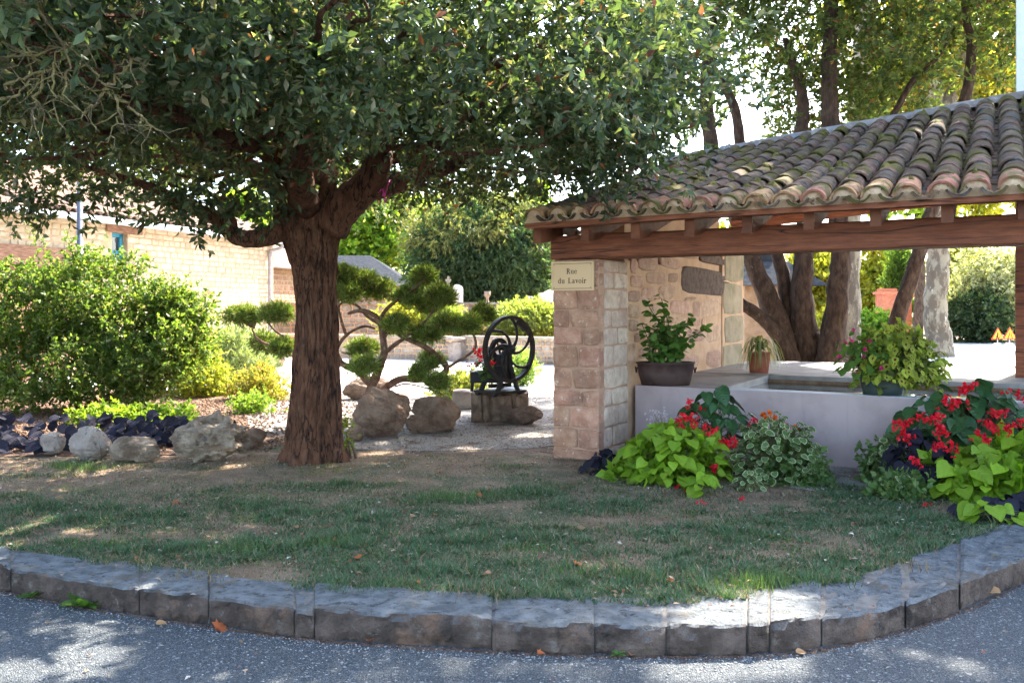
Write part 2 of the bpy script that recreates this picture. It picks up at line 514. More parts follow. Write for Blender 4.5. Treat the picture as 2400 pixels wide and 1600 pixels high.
MT['grass'] = lmat("grass_blade", .3, .6, .3, (1, 1, .4), 1.2)
MT['dead'] = lmat("dead_leaf", .2, .7, .2, (1, .8, .5), 1.0)
def water_mat():
    m, nt, b, o = newmat("basin_water")
    b.inputs['Base Color'].default_value = (.02, .03, .03, 1)
    b.inputs['Roughness'].default_value = .04
    b.inputs['Specular IOR Level'].default_value = .6
    bn = nd(nt, "ShaderNodeBump")
    bn.inputs['Strength'].default_value = .05
    bn.inputs['Distance'].default_value = .01
    nt.links.new(noise(nt, coords(nt), 9, 2), bn.inputs['Height'])
    nt.links.new(bn.outputs[0], b.inputs['Normal'])
    return m
MT['water'] = water_mat()
def glass_mat():
    m, nt, b, o = newmat("window_glass")
    b.inputs['Base Color'].default_value = (.05, .06, .07, 1)
    b.inputs['Roughness'].default_value = .05
    b.inputs['Specular IOR Level'].default_value = .8
    return m
MT['glass'] = glass_mat()

# ------------------------------------------------------------------ foliage kit
def leaf_mesh(name, pos, dr, L, W, col, seed=0, fold=.15, droop=.12, nvec=None):
    r = rng(seed)
    n = len(pos)
    dr = nrm(dr)
    ref = nvec if nvec is not None else r.normal(size=(n, 3))
    side = nrm(np.cross(dr, ref))
    nor = np.cross(side, dr)
    L = np.broadcast_to(L, (n,))[:, None]
    W = np.broadcast_to(W, (n,))[:, None]
    V = np.empty((n, 4, 3), dtype=np.float32)
    mid = pos + dr * L * .48
    V[:, 0] = pos
    V[:, 1] = mid + side * W * .5 + nor * W * fold
    V[:, 2] = pos + dr * L - nor * L * droop
    V[:, 3] = mid - side * W * .5 + nor * W * fold
    i = np.arange(n)[:, None] * 4
    Fc = np.concatenate([i + np.array([[0, 1, 2]]), i + np.array([[0, 2, 3]])], axis=1).reshape(-1, 3)
    C = np.repeat(col, 4, axis=0)
    return mesh_np(name, V.reshape(-1, 3), Fc, False, C)

def pick_cols(n, palette, r, var=.18, idx=None):
    pal = np.array([p[:3] for p in palette])
    w = np.array([p[3] if len(p) > 3 else 1 for p in palette], float)
    k = r.choice(len(pal), n, p=w / w.sum()) if idx is None else idx
    return pal[k] * (1 + var * r.normal(size=(n, 1))).clip(.4, 1.8)

def twig_leaves(clumps, crad, twigs, per, L, W, palette, seed, flat=.7, tl=.16, up=.15, keep=None, spread=.9, droop=.12):
    """leaf clumps -> twigs -> leaves. returns mesh arrays' mesh"""
    r = rng(seed)
    m = len(clumps)
    c = np.repeat(np.asarray(clumps), twigs, axis=0)
    rad = np.repeat(np.broadcast_to(crad, (m,)), twigs)
    off = r.normal(size=(len(c), 3)) * np.array([1, 1, flat]) * .5
    tc = c + off * rad[:, None]
    if keep is not None:
        k = keep(tc)
        tc, off = tc[k], off[k]
    td = nrm(off + r.normal(size=off.shape) * .45 + np.array([0, 0, up]))
    hue = r.normal(size=(len(tc), 1)) * .10
    tcR = np.repeat(tc, per, axis=0)
    tdR = np.repeat(td, per, axis=0)
    t = r.random((len(tcR), 1))
    pos = tcR + tdR * (t - .3) * tl
    dr = nrm(tdR * .7 + r.normal(size=pos.shape) * spread * .6)
    col = pick_cols(len(pos), palette, r) * (1 + np.repeat(hue, per, axis=0))
    Ls = L * (.7 + .6 * r.random(len(pos)))
    return pos, dr, Ls, Ls * (W / L), col.clip(.004, .9)

def foliage(name, parent, mat, clumps, crad, twigs, per, L, W, palette, seed, fold=.15, **kw):
    a = twig_leaves(clumps, crad, twigs, per, L, W, palette, seed, **kw)
    return _putw(name, leaf_mesh(name, *a, seed=seed + 1, fold=fold), mat, parent)

def _putw(name, me, mat, parent, **kw):
    """mesh in world coordinates under a parent: vertices are moved to the parent's base"""
    if parent is not None:
        b = base_of(parent)
        me.transform(Matrix.Translation(-b))
        o = put(name, me, mat, None, None, **kw)
        o.parent = parent
        o.matrix_basis = Matrix.Identity(4)
        return o
    return put(name, me, mat, None, None, **kw)

def ell_clumps(c, rad, n, seed, shell=(.5, 1.0), zlo=-1.0):
    r = rng(seed)
    d = nrm(r.normal(size=(n * 3, 3)))
    d = d[d[:, 2] > zlo][:n]
    rr = shell[0] + (shell[1] - shell[0]) * r.random((len(d), 1)) ** .7
    return np.array(c) + d * rr * np.array(rad)

# ================================================================== SETTING
KF = [(-900, 1165), (-600, 1217), (-300, 1272), (0, 1327), (26, 1331), (175, 1359), (330, 1381), (489, 1402), (690, 1429), (800, 1438), (975, 1446), (1153, 1457),
      (1382, 1466), (1560, 1468), (1746, 1467), (1807, 1464), (1920, 1456), (2122, 1412), (2249, 1376), (2400, 1311), (2600, 1215), (2900, 1080)]
KI = [(-900, 1150), (-600, 1190), (-300, 1235), (0, 1278), (210, 1306), (403, 1334), (700, 1369), (870, 1380), (1080, 1390), (1326, 1403), (1600, 1401), (1740, 1396),
      (1950, 1358), (2014, 1338), (2266, 1258), (2400, 1218), (2600, 1160), (2900, 1060)]
def _sm(px, K):
    xs, ys = [a for a, b in K], [b for a, b in K]
    return float(np.mean(np.interp([px + d for d in (-110, -75, -40, 0, 40, 75, 110)], xs, ys)))
def kf(px): return G(px, _sm(px, KF))
def ki(px): return G(px, _sm(px, KI))
ROAD_Z = -0.128

# road in front
me = mesh_np("road", np.array([(-200, -120, ROAD_Z), (200, -120, ROAD_Z), (200, 7.0, ROAD_Z), (-200, 7.0, ROAD_Z)]), [(0, 1, 2, 3)])
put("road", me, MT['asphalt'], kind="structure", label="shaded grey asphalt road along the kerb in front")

# lawn and ground: one sheet from the kerb to the horizon
pxs = list(np.linspace(-900, 2900, 60))
near = [(-250, 5.6)] + [tuple(kf(p).lerp(ki(p), .93)[:2]) for p in pxs] + [(250, 8.3)]
V, Fc = [], []
rows = [0, .06, .2, .45, 1.0]
for (x, y) in near:
    for t in rows:
        far = (x * (1 + t * t * 60) if abs(x) < 20 else x * (1 + t), y + t * t * 500)
        V.append((far[0], far[1], -.006))
nr = len(rows)
for i in range(len(near) - 1):
    for j in range(nr - 1):
        Fc.append((i * nr + j, (i + 1) * nr + j, (i + 1) * nr + j + 1, i * nr + j + 1))
put("ground", mesh_np("ground", np.array(V), Fc), MT['soil'], kind="structure", label="worn lawn and bare soil behind the kerb")

def sheet(name, pts, z, mat, label, sub=0):
    me = mesh_np(name, np.array([(p[0], p[1], z) for p in pts]), [tuple(range(len(pts)))])
    return put(name, me, mat, kind="structure", label=label)
sheet("gravel_path", [G(800, 1052)[:2], G(1010, 1056)[:2], G(1240, 1050)[:2], G(1420, 1030)[:2], (2.3, 9.6), (2.3, 14.6), (-.2, 14.6), (-2.6, 14.2), (-4.2, 12.5), (-3.4, 10.2)], 0.0, MT['gravel'],
      "sun dappled gravel between oak and washhouse")
sheet("planting_bed", [(-9, 8.35), (-5.2, 8.25), (-2.9, 8.4), (-2.45, 9.4), (-3.2, 10.4), (-4.0, 12.6), (-3.4, 15.5), (-11, 16), (-13, 10)], .004, MT['mulch'], "brown mulched planting bed under the shrubs")
sheet("lane", [(-9, 15.8), (-3.2, 14.35), (-.3, 14.75), (3.0, 14.75), (8.0, 19.5), (16, 22.6), (60, 23.5), (60, 37), (14, 37), (9, 33), (4, 21.6), (1.5, 21.7), (-3.4, 25.0), (-14, 27)], .006, MT['lane'],
      "sunlit pale lane behind the garden")
sheet("basin_gravel", [G(1900, 1150)[:2], G(2060, 1130)[:2], (3.9, 7.35), (3.2, 7.7), (2.2, 8.4), (1.4, 8.7), (1.2, 8.0)], .002, MT['gravel'], "grey gravel strip at the foot of the basin")

# ---- kerb
kb = MB()
for i in range(len(pxs) - 1):
    a0, a1 = kf(pxs[i]), kf(pxs[i + 1])
    b0, b1 = ki(pxs[i]), ki(pxs[i + 1])
    a0 = a0.lerp(b0, .05); a1 = a1.lerp(b1, .05); 
    z0, z1 = -.3, -.007
    q = [Vector((p.x, p.y, z)) for z in (z0, z1) for p in (a0, a1, b1, b0)]
    kb.add(q, [(0, 1, 5, 4), (4, 5, 6, 7), (3, 2, 6, 7)])
kerb = put("kerb", kb.mesh("kerb"), MT['mortar_grey'], kind="structure", label="curved kerb of rough limestone blocks")
JN = [-900, -740, -560, -400, -230, -110, 26, 326, 489, 690, 737, 1153, 1392, 1561, 1750, 1804, 1925, 2122, 2249, 2420, 2560, 2720, 2900]
for n_, (p0, p1) in enumerate(zip(JN[:-1], JN[1:])):
    r = rng(300 + n_)
    g = 1.5 + 3.5 * r.random() ** 2
    narrow = (p1 - p0) < 70
    nx = 12 if narrow else max(14, int((p1 - p0) / 9))
    dz = (r.random() - .5) * .018
    tb, tf = (r.random() - .5) * .012, (r.random() - .5) * .02
    chip0, chip1 = r.random() * .03, r.random() * .03
    prof = [(0.035, -.165), (0.005, -.14), (-.006, -.115), (-.012, -.085), (-.01, -.055), (-.006, -.03), (.0, -.006), (.03, .004), (.14, .002), (.28, .0), (.42, .004), (.56, .002), (.7, .0), (.85, .002), (1.02, .0), (1.03, -.06)]
    V, Fc = [], []
    pb_, D_, K_, Z_, R_, T_ = [], [], [], [], [], []
    for i in range(nx + 1):
        t = i / nx
        px = p0 + g * .5 + (p1 - p0 - g) * t
        a, b = kf(px), ki(px)
        d = (b - a); dn = d.normalized()
        rnd_ = .007 * max(0, 1 - min(t, 1 - t) * nx)
        for k, (q, z) in enumerate(prof):
            p = a + d * q if q >= 0 else a + dn * q
            pb_.append((p.x, p.y)); D_.append((dn.x, dn.y)); K_.append(k); Z_.append(z); R_.append(rnd_); T_.append(t)
    pb_, D_, K_, Z_, R_, T_ = map(np.array, (pb_, D_, K_, Z_, R_, T_))
    cc_ = lambda f, fz, oz, ox=0: np.stack([pb_[:, 0] * f + ox, pb_[:, 1] * f, Z_ * fz + oz], 1)
    n1 = fnoise(cc_(9, 14, n_ * 7), n_, 3) - .5
    n2 = fnoise(cc_(5, 9, n_ * 3, 20), n_ + 5, 3) - .5
    n3 = fnoise(cc_(26, 30, n_), n_ + 9, 2) - .5
    zz = Z_ + dz + tf * (T_ - .5) + n1 * np.where(K_ >= 6, .02, .012) - R_
    zz = np.where((K_ == 0) | (K_ == len(prof) - 1), Z_, zz)
    off = np.where(K_ < 7, n2 * .05 + n3 * .035, n2 * .03) + np.where(K_ < 8, R_ * 1.2, 0)
    V = np.column_stack([pb_ + D_ * off[:, None], zz])
    m = len(prof)
    for i in range(nx):
        for k in range(m - 1):
            Fc.append((i * m + k, (i + 1) * m + k, (i + 1) * m + k + 1, i * m + k + 1))
    Fc.append(tuple(range(m)))
    Fc.append(tuple(nx * m + k for k in range(m - 1, -1, -1)))
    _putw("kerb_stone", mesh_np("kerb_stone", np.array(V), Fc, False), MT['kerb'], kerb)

# ================================================================== STONE KIT
def stone_unit(seed, n=10, sq=5.0, jit=.06, front=.86, dome=.06):
    r = rng(seed)
    V = []
    ang = (np.arange(n) + .5 + (r.random(n) - .5) * .35) * 2 * math.pi / n
    c, s = np.cos(ang), np.sin(ang)
    k = (np.abs(c) ** sq + np.abs(s) ** sq) ** (-1 / sq)
    k = k * (1 - r.random(n) * jit)
    ox, oz = c * k * .5, s * k * .5
    for (y, sc) in ((.5, 1.0), (-.28, 1.0), (-.44, .5 + front / 2), (-.5, front - .12)):
        for i in range(n):
            V.append((ox[i] * sc, y + (r.random() - .5) * .06 * (y < 0), oz[i] * sc))
    V.append((0, -.5 - dome * r.random(), 0))
    Fc = []
    for j in range(3):
        for i in range(n):
            i2 = (i + 1) % n
            Fc.append((j * n + i, j * n + i2, (j + 1) * n + i2, (j + 1) * n + i))
    for i in range(n):
        Fc.append((3 * n + i, 3 * n + (i + 1) % n, 4 * n))
    return np.array(V), Fc
SQ_UNITS = [stone_unit(40 + i, 12, 9.0, .03, .95, .04) for i in range(8)]
RB_UNITS = [stone_unit(60 + i, 16, 6.0, .09, .9, .06) for i in range(10)]
BIG_UNITS = [stone_unit(95 + i, 24, 6.5, .035, .93, .03) for i in range(3)]
FAR_UNITS = [stone_unit(80 + i, 12, 8.0, .07, .93, .05) for i in range(8)]
_mcache = {}
def stone_mesh(units, i, mat):
    k = (id(units), i, mat.name)
    if k not in _mcache:
        me = mesh_np("stone", units[i][0], units[i][1], False)
        me.materials.append(mat)
        _mcache[k] = me
    return _mcache[k]

def frame(o, dx, nout, tilt=0.0):
    """local x along dx, local -y outward, z up"""
    dx = Vector((dx[0], dx[1], 0)).normalized()
    n = Vector((nout[0], nout[1], 0)).normalized()
    R = Matrix((dx, -n, Vector((0, 0, 1)))).transposed().to_4x4()
    return Matrix.Translation(o) @ R @ Matrix.Rotation(tilt, 4, 'Y')

def stone(parent, units, i, mat, o, dx, nout, w, h, d, tilt=0.0, name="stone"):
    M = frame(o, dx, nout, tilt) @ Matrix.Diagonal((w, d, h, 1))
    return put(name, stone_mesh(units, i % len(units), mat), None, parent, M)

def stone_rects(W, H, hr, wr, gap, seed, skip=None):
    """courses of stones on a W x H face"""
    r = rng(seed)
    z, out = 0.0, []
    while z < H - .02:
        h = min(hr[0] + (hr[1] - hr[0]) * r.random(), H - z)
        if H - z - h < hr[0] * .5: h = H - z
        x = -r.random() * wr[0]
        while x < W:
            w = wr[0] + (wr[1] - wr[0]) * r.random() ** 1.5
            x0, x1 = max(0, x), min(W, x + w)
            if x1 - x0 > .04 and not (skip and skip((x0 + x1) / 2, z + h / 2, x1 - x0, h)):
                out.append((x0 + gap / 2, z + gap / 2, x1 - gap / 2, z + h - gap / 2))
            x += w
        z += h
    return out

def stone_face(parent, o, dx, nout, rects, mat, seed, units, proud=.012, depth=.06, maxparts=300, vis=None):
    """each rect a stone; the ones with the largest visible size as parts, the rest as one part"""
    r = rng(seed)
    o = Vector(o); dx = Vector((dx[0], dx[1], 0)).normalized(); nv = Vector((nout[0], nout[1], 0)).normalized()
    it = []
    for (x0, z0, x1, z1) in rects:
        c = o + dx * ((x0 + x1) / 2) + Vector((0, 0, (z0 + z1) / 2)) + nv * (proud - depth / 2 + (r.random() - .5) * .008)
        px = 1200 + c.x / c.y * F; py = HOR - (c.z - CH) / c.y * F
        score = (x1 - x0) * (z1 - z0) / c.y ** 2 * (1 if (vis is None or vis(px, py)) else .001)
        it.append((score, c, x1 - x0, z1 - z0, int(r.integers(0, 100)), (r.random() - .5) * .04))
    it.sort(key=lambda a: -a[0])
    for (s_, c, w, h, k, t) in it[:maxparts]:
        stone(parent, units, k, mat, c, dx, nv, w, h, depth, t)
    if len(it) > maxparts:
        V, Fc = [], []
        for (s_, c, w, h, k, t) in it[maxparts:]:
            u = units[k % len(units)]
            M = np.array(frame(c, dx, nv, t) @ Matrix.Diagonal((w, depth, h, 1)))
            n0 = sum(len(a) for a in V)
            V.append(u[0] @ M[:3, :3].T + M[:3, 3])
            Fc += [tuple(i + n0 for i in f) for f in u[1]]
        _putw("stone_facing", mesh_np("stone_facing", np.concatenate(V), Fc), mat, parent, kind="stuff")

def quadbox(mb, a, b, nout, thick, z0, z1):
    """wall slab between ground points a,b; face on the nout side, thickness behind it"""
    a = Vector((a[0], a[1], 0)); b = Vector((b[0], b[1], 0)); n = Vector((nout[0], nout[1], 0)).normalized() * thick
    q = [Vector((p.x, p.y, z)) for z in (z0, z1) for p in (a, b, b - n, a - n)]
    mb.add(q, [(3, 2, 1, 0), (4, 5, 6, 7), (0, 1, 5, 4), (1, 2, 6, 5), (2, 3, 7, 6), (3, 0, 4, 7)])

# ================================================================== WASHHOUSE
TH = math.atan2(2000, 3483)
UX, UY = math.cos(TH), -math.sin(TH)      # along the front, to the right and nearer
VX, VY = math.sin(TH), math.cos(TH)       # to the back
OX, OY = 0.818, 7.98
def W(u, v, z=0.0):
    return Vector((OX + UX * u + VX * v, OY + UY * u + VY * v, z))
UD, VD = Vector((UX, UY, 0)), Vector((VX, VY, 0))
RW = Matrix((UD, VD, Vector((0, 0, 1)))).transposed()
def wbox(mb, u0, u1, v0, v1, z0, z1):
    q = [W(u, v, z) for z in (z0, z1) for (u, v) in ((u0, v0), (u1, v0), (u1, v1), (u0, v1))]
    mb.add(q, [(3, 2, 1, 0), (4, 5, 6, 7), (0, 1, 5, 4), (1, 2, 6, 5), (2, 3, 7, 6), (3, 0, 4, 7)])
wash = thing("washhouse", W(2.2, 2.5, 0), "open stone washhouse with timber beam, mossy clay tile roof and concrete basin", "washhouse")

# corner pillar
pm = MB(); wbox(pm, -.482, -.008, .008, .70, -.05, 1.895)
pillar = _putw("pillar", pm.mesh("pillar"), MT['mortar_pillar'], wash)
courses = [0, .10, .30, .50, .665, .87, 1.08, 1.25, 1.42, 1.62, 1.78, 1.895]
r = rng(5)
for ci in range(len(courses) - 1):
    z0, z1 = courses[ci], courses[ci + 1]
    ex = .02 if ci == 0 else 0.0
    cuts = [[-.49, 0.0], [-.49, -.22, 0.0], [-.49, -.31, 0.0], [-.49, -.17, 0.0], [-.49, -.28, 0.0]][[0, 1, 2, 3, 4, 1, 3, 2, 1, 4, 2][ci]]
    for a, b in zip(cuts[:-1], cuts[1:]):
        stone(pillar, SQ_UNITS, int(r.integers(99)), MT['quoin'], W((a + b) / 2, .05 - ex + (r.random() - .5) * .02, (z0 + z1) / 2), UD, -VD, b - a - .006 + ex, z1 - z0 - .006, .112, 0)
    cuts = [[.108, .70], [.108, .33, .70], [.108, .45, .70], [.108, .27, .70]][ci % 4]
    for a, b in zip(cuts[:-1], cuts[1:]):
        stone(pillar, SQ_UNITS, int(r.integers(99)), MT['quoin_light'], W(-.05 + ex + (r.random() - .5) * .018, (a + b) / 2, (z0 + z1) / 2), VD, UD, b - a - .007, z1 - z0 - .007, .112, 0)
    stone(pillar, SQ_UNITS, int(r.integers(99)), MT['quoin'], W(-.44 - ex, .41, (z0 + z1) / 2), -VD, -UD, .58, z1 - z0 - .012, .112, 0)

# end wall, inner face seen beyond the pillar
em = MB(); wbox(em, -.46, -.035, .705, 4.12, -.05, 1.92); wbox(em, -.46, -.02, 4.12, 5.18, -.05, 2.35)
gv = [W(-.40, .75, 1.92), W(-.06, .75, 1.92), W(-.40, 4.1, 1.92), W(-.06, 4.1, 1.92), W(-.40, 3.75, 3.2), W(-.06, 3.75, 3.2), W(-.4, 4.1, 3.1), W(-.06, 4.1, 3.1), W(-.40, .75, 2.3), W(-.06, .75, 2.3)]
em.add(gv, [(0, 1, 9, 8), (8, 9, 5, 4), (4, 5, 7, 6), (6, 7, 3, 2), (1, 3, 7, 5, 9), (0, 8, 4, 6, 2)])
endw = _putw("end_wall", em.mesh("end_wall"), MT['mortar'], wash)
def onwall(px, py):
    """pixel -> (v, z) on the inner face u=-.035"""
    k = (px - 1200) / F
    b = W(-.035, 0)
    v = (k * b.y - b.x) / (VX - k * VY)
    Y = b.y + VY * v
    return v, CH - (py - HOR) / F * Y
ws = [(1478, 608, 1492, 640), (1497, 605, 1540, 634), (1549, 605, 1592, 628), (1478, 648, 1508, 672), (1514, 640, 1562, 664), (1568, 641, 1586, 660),
      (1474, 682, 1499, 706), (1504, 674, 1536, 705), (1544, 668, 1580, 700), (1474, 715, 1496, 745), (1526, 713, 1545, 738), (1570, 705, 1618, 735), (1624, 704, 1640, 745),
      (1474, 750, 1494, 775), (1488, 782, 1508, 800), (1570, 745, 1606, 765), (1474, 805, 1488, 850), (1496, 812, 1535, 840), (1560, 790, 1600, 820), (1610, 770, 1650, 800),
      (1640, 700, 1690, 740), (1598, 592, 1636, 604), (1655, 760, 1690, 800), (1575, 835, 1640, 865), (1655, 820, 1690, 860), (1612, 742, 1640, 762), (1535, 745, 1562, 770), (1545, 708, 1562, 735), (1606, 698, 1630, 702), (1520, 776, 1550, 800), (1645, 745, 1652, 790), (1600, 640, 1590, 640)]
r = rng(8)
for i, (x0, y0, x1, y1) in enumerate(ws[:-1]):
    x0, x1, y0, y1 = x0 - 2, x1 + 2, y0 - 2, y1 + 2
    va, za = onwall(x0, (y0 + y1) / 2); vb, _ = onwall(x1, (y0 + y1) / 2)
    vc = (va + vb) / 2
    _, zt = onwall((x0 + x1) / 2, y0); _, zb = onwall((x0 + x1) / 2, y1)
    faint = i in (12, 17, 18, 20, 22, 23, 24, 19)
    stone(endw, RB_UNITS, int(r.integers(99)), MT['wallstone'], W(-.035 - .05 + (.006 if faint else .014), vc, (zt + zb) / 2), VD, UD, vb - va, zt - zb, .1, (r.random() - .5) * .1)
for (x0, y0, x1, y1) in ((1594, 630, 1717, 692), (1641, 600, 1714, 620)):
    va, _ = onwall(x0, y0); vb, _ = onwall(x1, y0); _, zt = onwall((x0 + x1) / 2, y0); _, zb = onwall((x0 + x1) / 2, y1)
    stone(endw, BIG_UNITS, 1, MT['darkstone'], W(-.035 - .05 + .016, (va + vb) / 2, (zt + zb) / 2), VD, UD, vb - va, zt - zb, .1, 0.01)
zq = [0.6, .95, 1.35, 1.8, 2.3]
for i in range(4):
    stone(endw, SQ_UNITS, i, MT['moss_quoin'], W(-.055, 4.65 + (.05 if i % 2 else -.03), (zq[i] + zq[i + 1]) / 2), VD, UD, 1.0, zq[i + 1] - zq[i] - .012, .1)

# beam
V, Fc = [], []
nb = 40
for i in range(nb + 1):
    u = -.50 + 5.7 * i / nb
    w1 = (fnoise([(u * 1.3, 0, 0)], 3)[0] - .5) * .02
    w2 = (fnoise([(u * 1.3, 5, 0)], 4)[0] - .5) * .02
    w3 = (fnoise([(u * 2.3, 9, 0)], 4)[0] - .5) * .015
    for (v, z) in ((-.03 + w3, 1.915 + w1), (-.018 + w3, 1.902 + w1), (.22, 1.90 + w1), (.22, 2.13 + w2), (-.012 + w3, 2.128 + w2), (-.026 + w3, 2.115 + w2)):
        V.append(W(u, v, z))
for i in range(nb):
    for k in range(6):
        Fc.append((i * 6 + k, i * 6 + (k + 1) % 6, (i + 1) * 6 + (k + 1) % 6, (i + 1) * 6 + k))
Fc.append((5, 4, 3, 2, 1, 0)); Fc.append(tuple(nb * 6 + k for k in range(6)))
_putw("beam", mesh_np("beam", np.array(V), Fc), MT['wood'], wash)

# roof surface: eave to ridge
U0, U1 = -.50, 4.75
EV, RV = -.42, 3.78
def roof_pt(u, b, h=0.0):
    ze = 2.225 + .004 * (u + .5)
    zr = 3.38 + .088 * (u + .47)
    sag = -.05 * math.sin(math.pi * b) * (1 + .5 * math.sin(u * 1.7))
    return W(u, EV + (RV - EV) * b, ze + (zr - ze) * b + sag + h)
def roof_frame(u, b):
    o = roof_pt(u, b)
    x = (roof_pt(u + .05, b) - roof_pt(u - .05, b)).normalized()
    y = (roof_pt(u, b + .02) - roof_pt(u, b - .02)).normalized()
    z = x.cross(y).normalized()
    x = y.cross(z)
    return Matrix.Translation(o) @ Matrix((x, y, z)).transposed().to_4x4()

for k in range(11):
    u = -.47 + .484 * k
    mb = MB()
    wd = .082
    prof = [roof_pt(u, 0.015, -.205), roof_pt(u, .055, -.225), roof_pt(u, 1.0, -.20), roof_pt(u, 1.0, -.03), roof_pt(u, 0.015, -.03)]
    prof += []
    q = [p - UD * wd / 2 for p in prof] + [p + UD * wd / 2 for p in prof]
    n = len(prof)
    mb.add(q, [tuple(range(n - 1, -1, -1)), tuple(range(n, 2 * n))] + [(i, (i + 1) % n, n + (i + 1) % n, n + i) for i in range(n)])
    _putw("rafter", mb.mesh("rafter"), MT['wood_shaded'], wash)
# boards under the tiles
nbv = 14
for j in range(nbv):
    b0, b1 = j / nbv + .002, (j + 1) / nbv - .001
    V, Fc = [], []
    nu = 12
    for i in range(nu + 1):
        u = U0 + .02 + (U1 - U0 - .04) * i / nu
        V += [roof_pt(u, b0, -.028), roof_pt(u, b1, -.028), roof_pt(u, b1, -.006), roof_pt(u, b0, -.006)]
    for i in range(nu):
        for k in range(4):
            Fc.append((i * 4 + k, i * 4 + (k + 1) % 4, (i + 1) * 4 + (k + 1) % 4, (i + 1) * 4 + k))
    Fc += [(3, 2, 1, 0), tuple(nu * 4 + k for k in range(4))]
    if j == 0: roof = _putw("roof", mesh_np("roof", np.array(V), Fc), MT['wood'], wash)
    else: _putw("roof_board", mesh_np("roof_board", np.array(V), Fc), MT['wood'], roof)
V, Fc = [], []
nu = 24
for i in range(nu + 1):
    u = U0 - .02 + (U1 - U0 + .02) * i / nu
    w = (fnoise([(u * 2, 2, 2)], 7)[0] - .5) * .012
    p = roof_pt(u, -.012)
    for (dv, dz) in ((-.03, -.046 + w), (.09, -.046 + w), (.09, -.03), (-.03, -.004 + w)):
        V.append(p + VD * dv + Vector((0, 0, dz)))
for i in range(nu):
    for k in range(4):
        Fc.append((i * 4 + k, i * 4 + (k + 1) % 4, (i + 1) * 4 + (k + 1) % 4, (i + 1) * 4 + k))
Fc += [(3, 2, 1, 0), tuple(nu * 4 + k for k in range(4))]
_putw("eave_board", mesh_np("eave_board", np.array(V), Fc), MT['wood'], wash)

def tile_unit(rl, ru, L, th, n=9, arch=math.pi, seed=0, flip=1):
    """half-round tapering tile, lower end at y=0"""
    r = rng(seed)
    V = []
    jl = 1 + (r.random(n) - .5) * .05
    for y, rad in ((0.0, rl), (L * .5, (rl + ru) / 2), (L, ru)):
        for t in (0, th):
            for i in range(n):
                a = (math.pi - arch) / 2 + arch * i / (n - 1)
                q = (rad - t) * jl[i]
                V.append((math.cos(a) * q, y + (.012 * (r.random() - .5) if y == 0 else 0), flip * (math.sin(a) * q * .92 - t * .0)))
    Fc = []
    m = 2 * n
    for s in range(2):
        for i in range(n - 1):
            Fc.append((s * m + i, (s + 1) * m + i, (s + 1) * m + i + 1, s * m + i + 1)[::flip])
            Fc.append((s * m + n + i, s * m + n + i + 1, (s + 1) * m + n + i + 1, (s + 1) * m + n + i)[::flip])
        for i in (0, n - 1):
            Fc.append((s * m + i, s * m + n + i, (s + 1) * m + n + i, (s + 1) * m + i))
    for i in range(n - 1):
        Fc.append((i, i + 1, n + i + 1, n + i)[::flip])
    return mesh_np("tile", np.array(V), Fc, True)
def fix_sharp(me):
    try:
        me.set_sharp_from_angle(angle=math.radians(40))
    except Exception:
        pass
    return me
COVER = [fix_sharp(tile_unit(.097, .086, .44, .016, 9, math.pi * .97, s)) for s in range(4)]
CHAN = [fix_sharp(tile_unit(.088, .094, .44, .016, 7, math.pi * .8, s + 9, -1)) for s in range(2)]
EAVE = [fix_sharp(tile_unit(.099, .086, .44, .018, 11, math.pi * .97, s + 20)) for s in range(3)]
for m_ in COVER + CHAN: m_.materials.append(MT['tile'])
for m_ in EAVE: m_.materials.append(MT['tile_red'])
NC = 24
SPU = (U1 - U0) / NC
ROWS = 12
SLP = math.hypot(RV - EV, 1.2)
r = rng(21)
for i in range(NC):
    u = U0 + SPU * (i + .5)
    for j in range(ROWS):
        b = (-.03 + j * (1.0 / (ROWS - .35)))
        jit = Matrix.Rotation((r.random() - .5) * .11, 4, 'Z') @ Matrix.Rotation((r.random() - .5) * .035 - .016, 4, 'X') @ Matrix.Rotation((r.random() - .5) * .12, 4, 'Y')
        M = roof_frame(u + (r.random() - .5) * .018, b + (r.random() - .5) * .007) @ Matrix.Translation((0, 0, .052)) @ jit
        put("cover_tile", (EAVE if j == 0 else COVER)[int(r.integers(3))], None, roof, M)
        if i < NC:
            M = roof_frame(u + SPU / 2, b - .006) @ Matrix.Translation((0, 0, .098)) @ Matrix.Rotation(-.03, 4, 'X') @ Matrix.Rotation((r.random() - .5) * .04, 4, 'Z')
            put("channel_tile", CHAN[int(r.integers(2))], None, roof, M)
# mortar plug filling each eave tile
def plug_unit(seed):
    r = rng(seed); n = 9
    V = [(math.cos(math.pi * i / (n - 1)) * .088 * (1 + .06 * (r.random() - .5)), .014 + .01 * r.random(), math.sin(math.pi * i / (n - 1)) * .080) for i in range(n)]
    V += [(x * .95, .14, z) for (x, y, z) in V]
    V += [(0, -.004, .03), (.135, .03, -.045), (-.135, .03, -.045)]
    Fc = [(i + 1, i, 2 * n) for i in range(n - 1)] + [(i, i + 1, n + i + 1, n + i) for i in range(n - 1)] + [(0, n - 1 + 0, 2 * n)] + [(2 * n, 0, 2 * n + 1), (2 * n, 2 * n + 2, n - 1), (2 * n, 2 * n + 1, 2 * n + 2)]
    return mesh_np("plug", np.array(V), Fc, False)
PLUG = [plug_unit(i) for i in range(4)]
for m_ in PLUG: m_.materials.append(MT['plug'])
for i in range(NC):
    u = U0 + SPU * (i + .5)
    put("mortar_plug", PLUG[i % 4], None, roof, roof_frame(u, -.028) @ Matrix.Translation((0, .004, .05)))
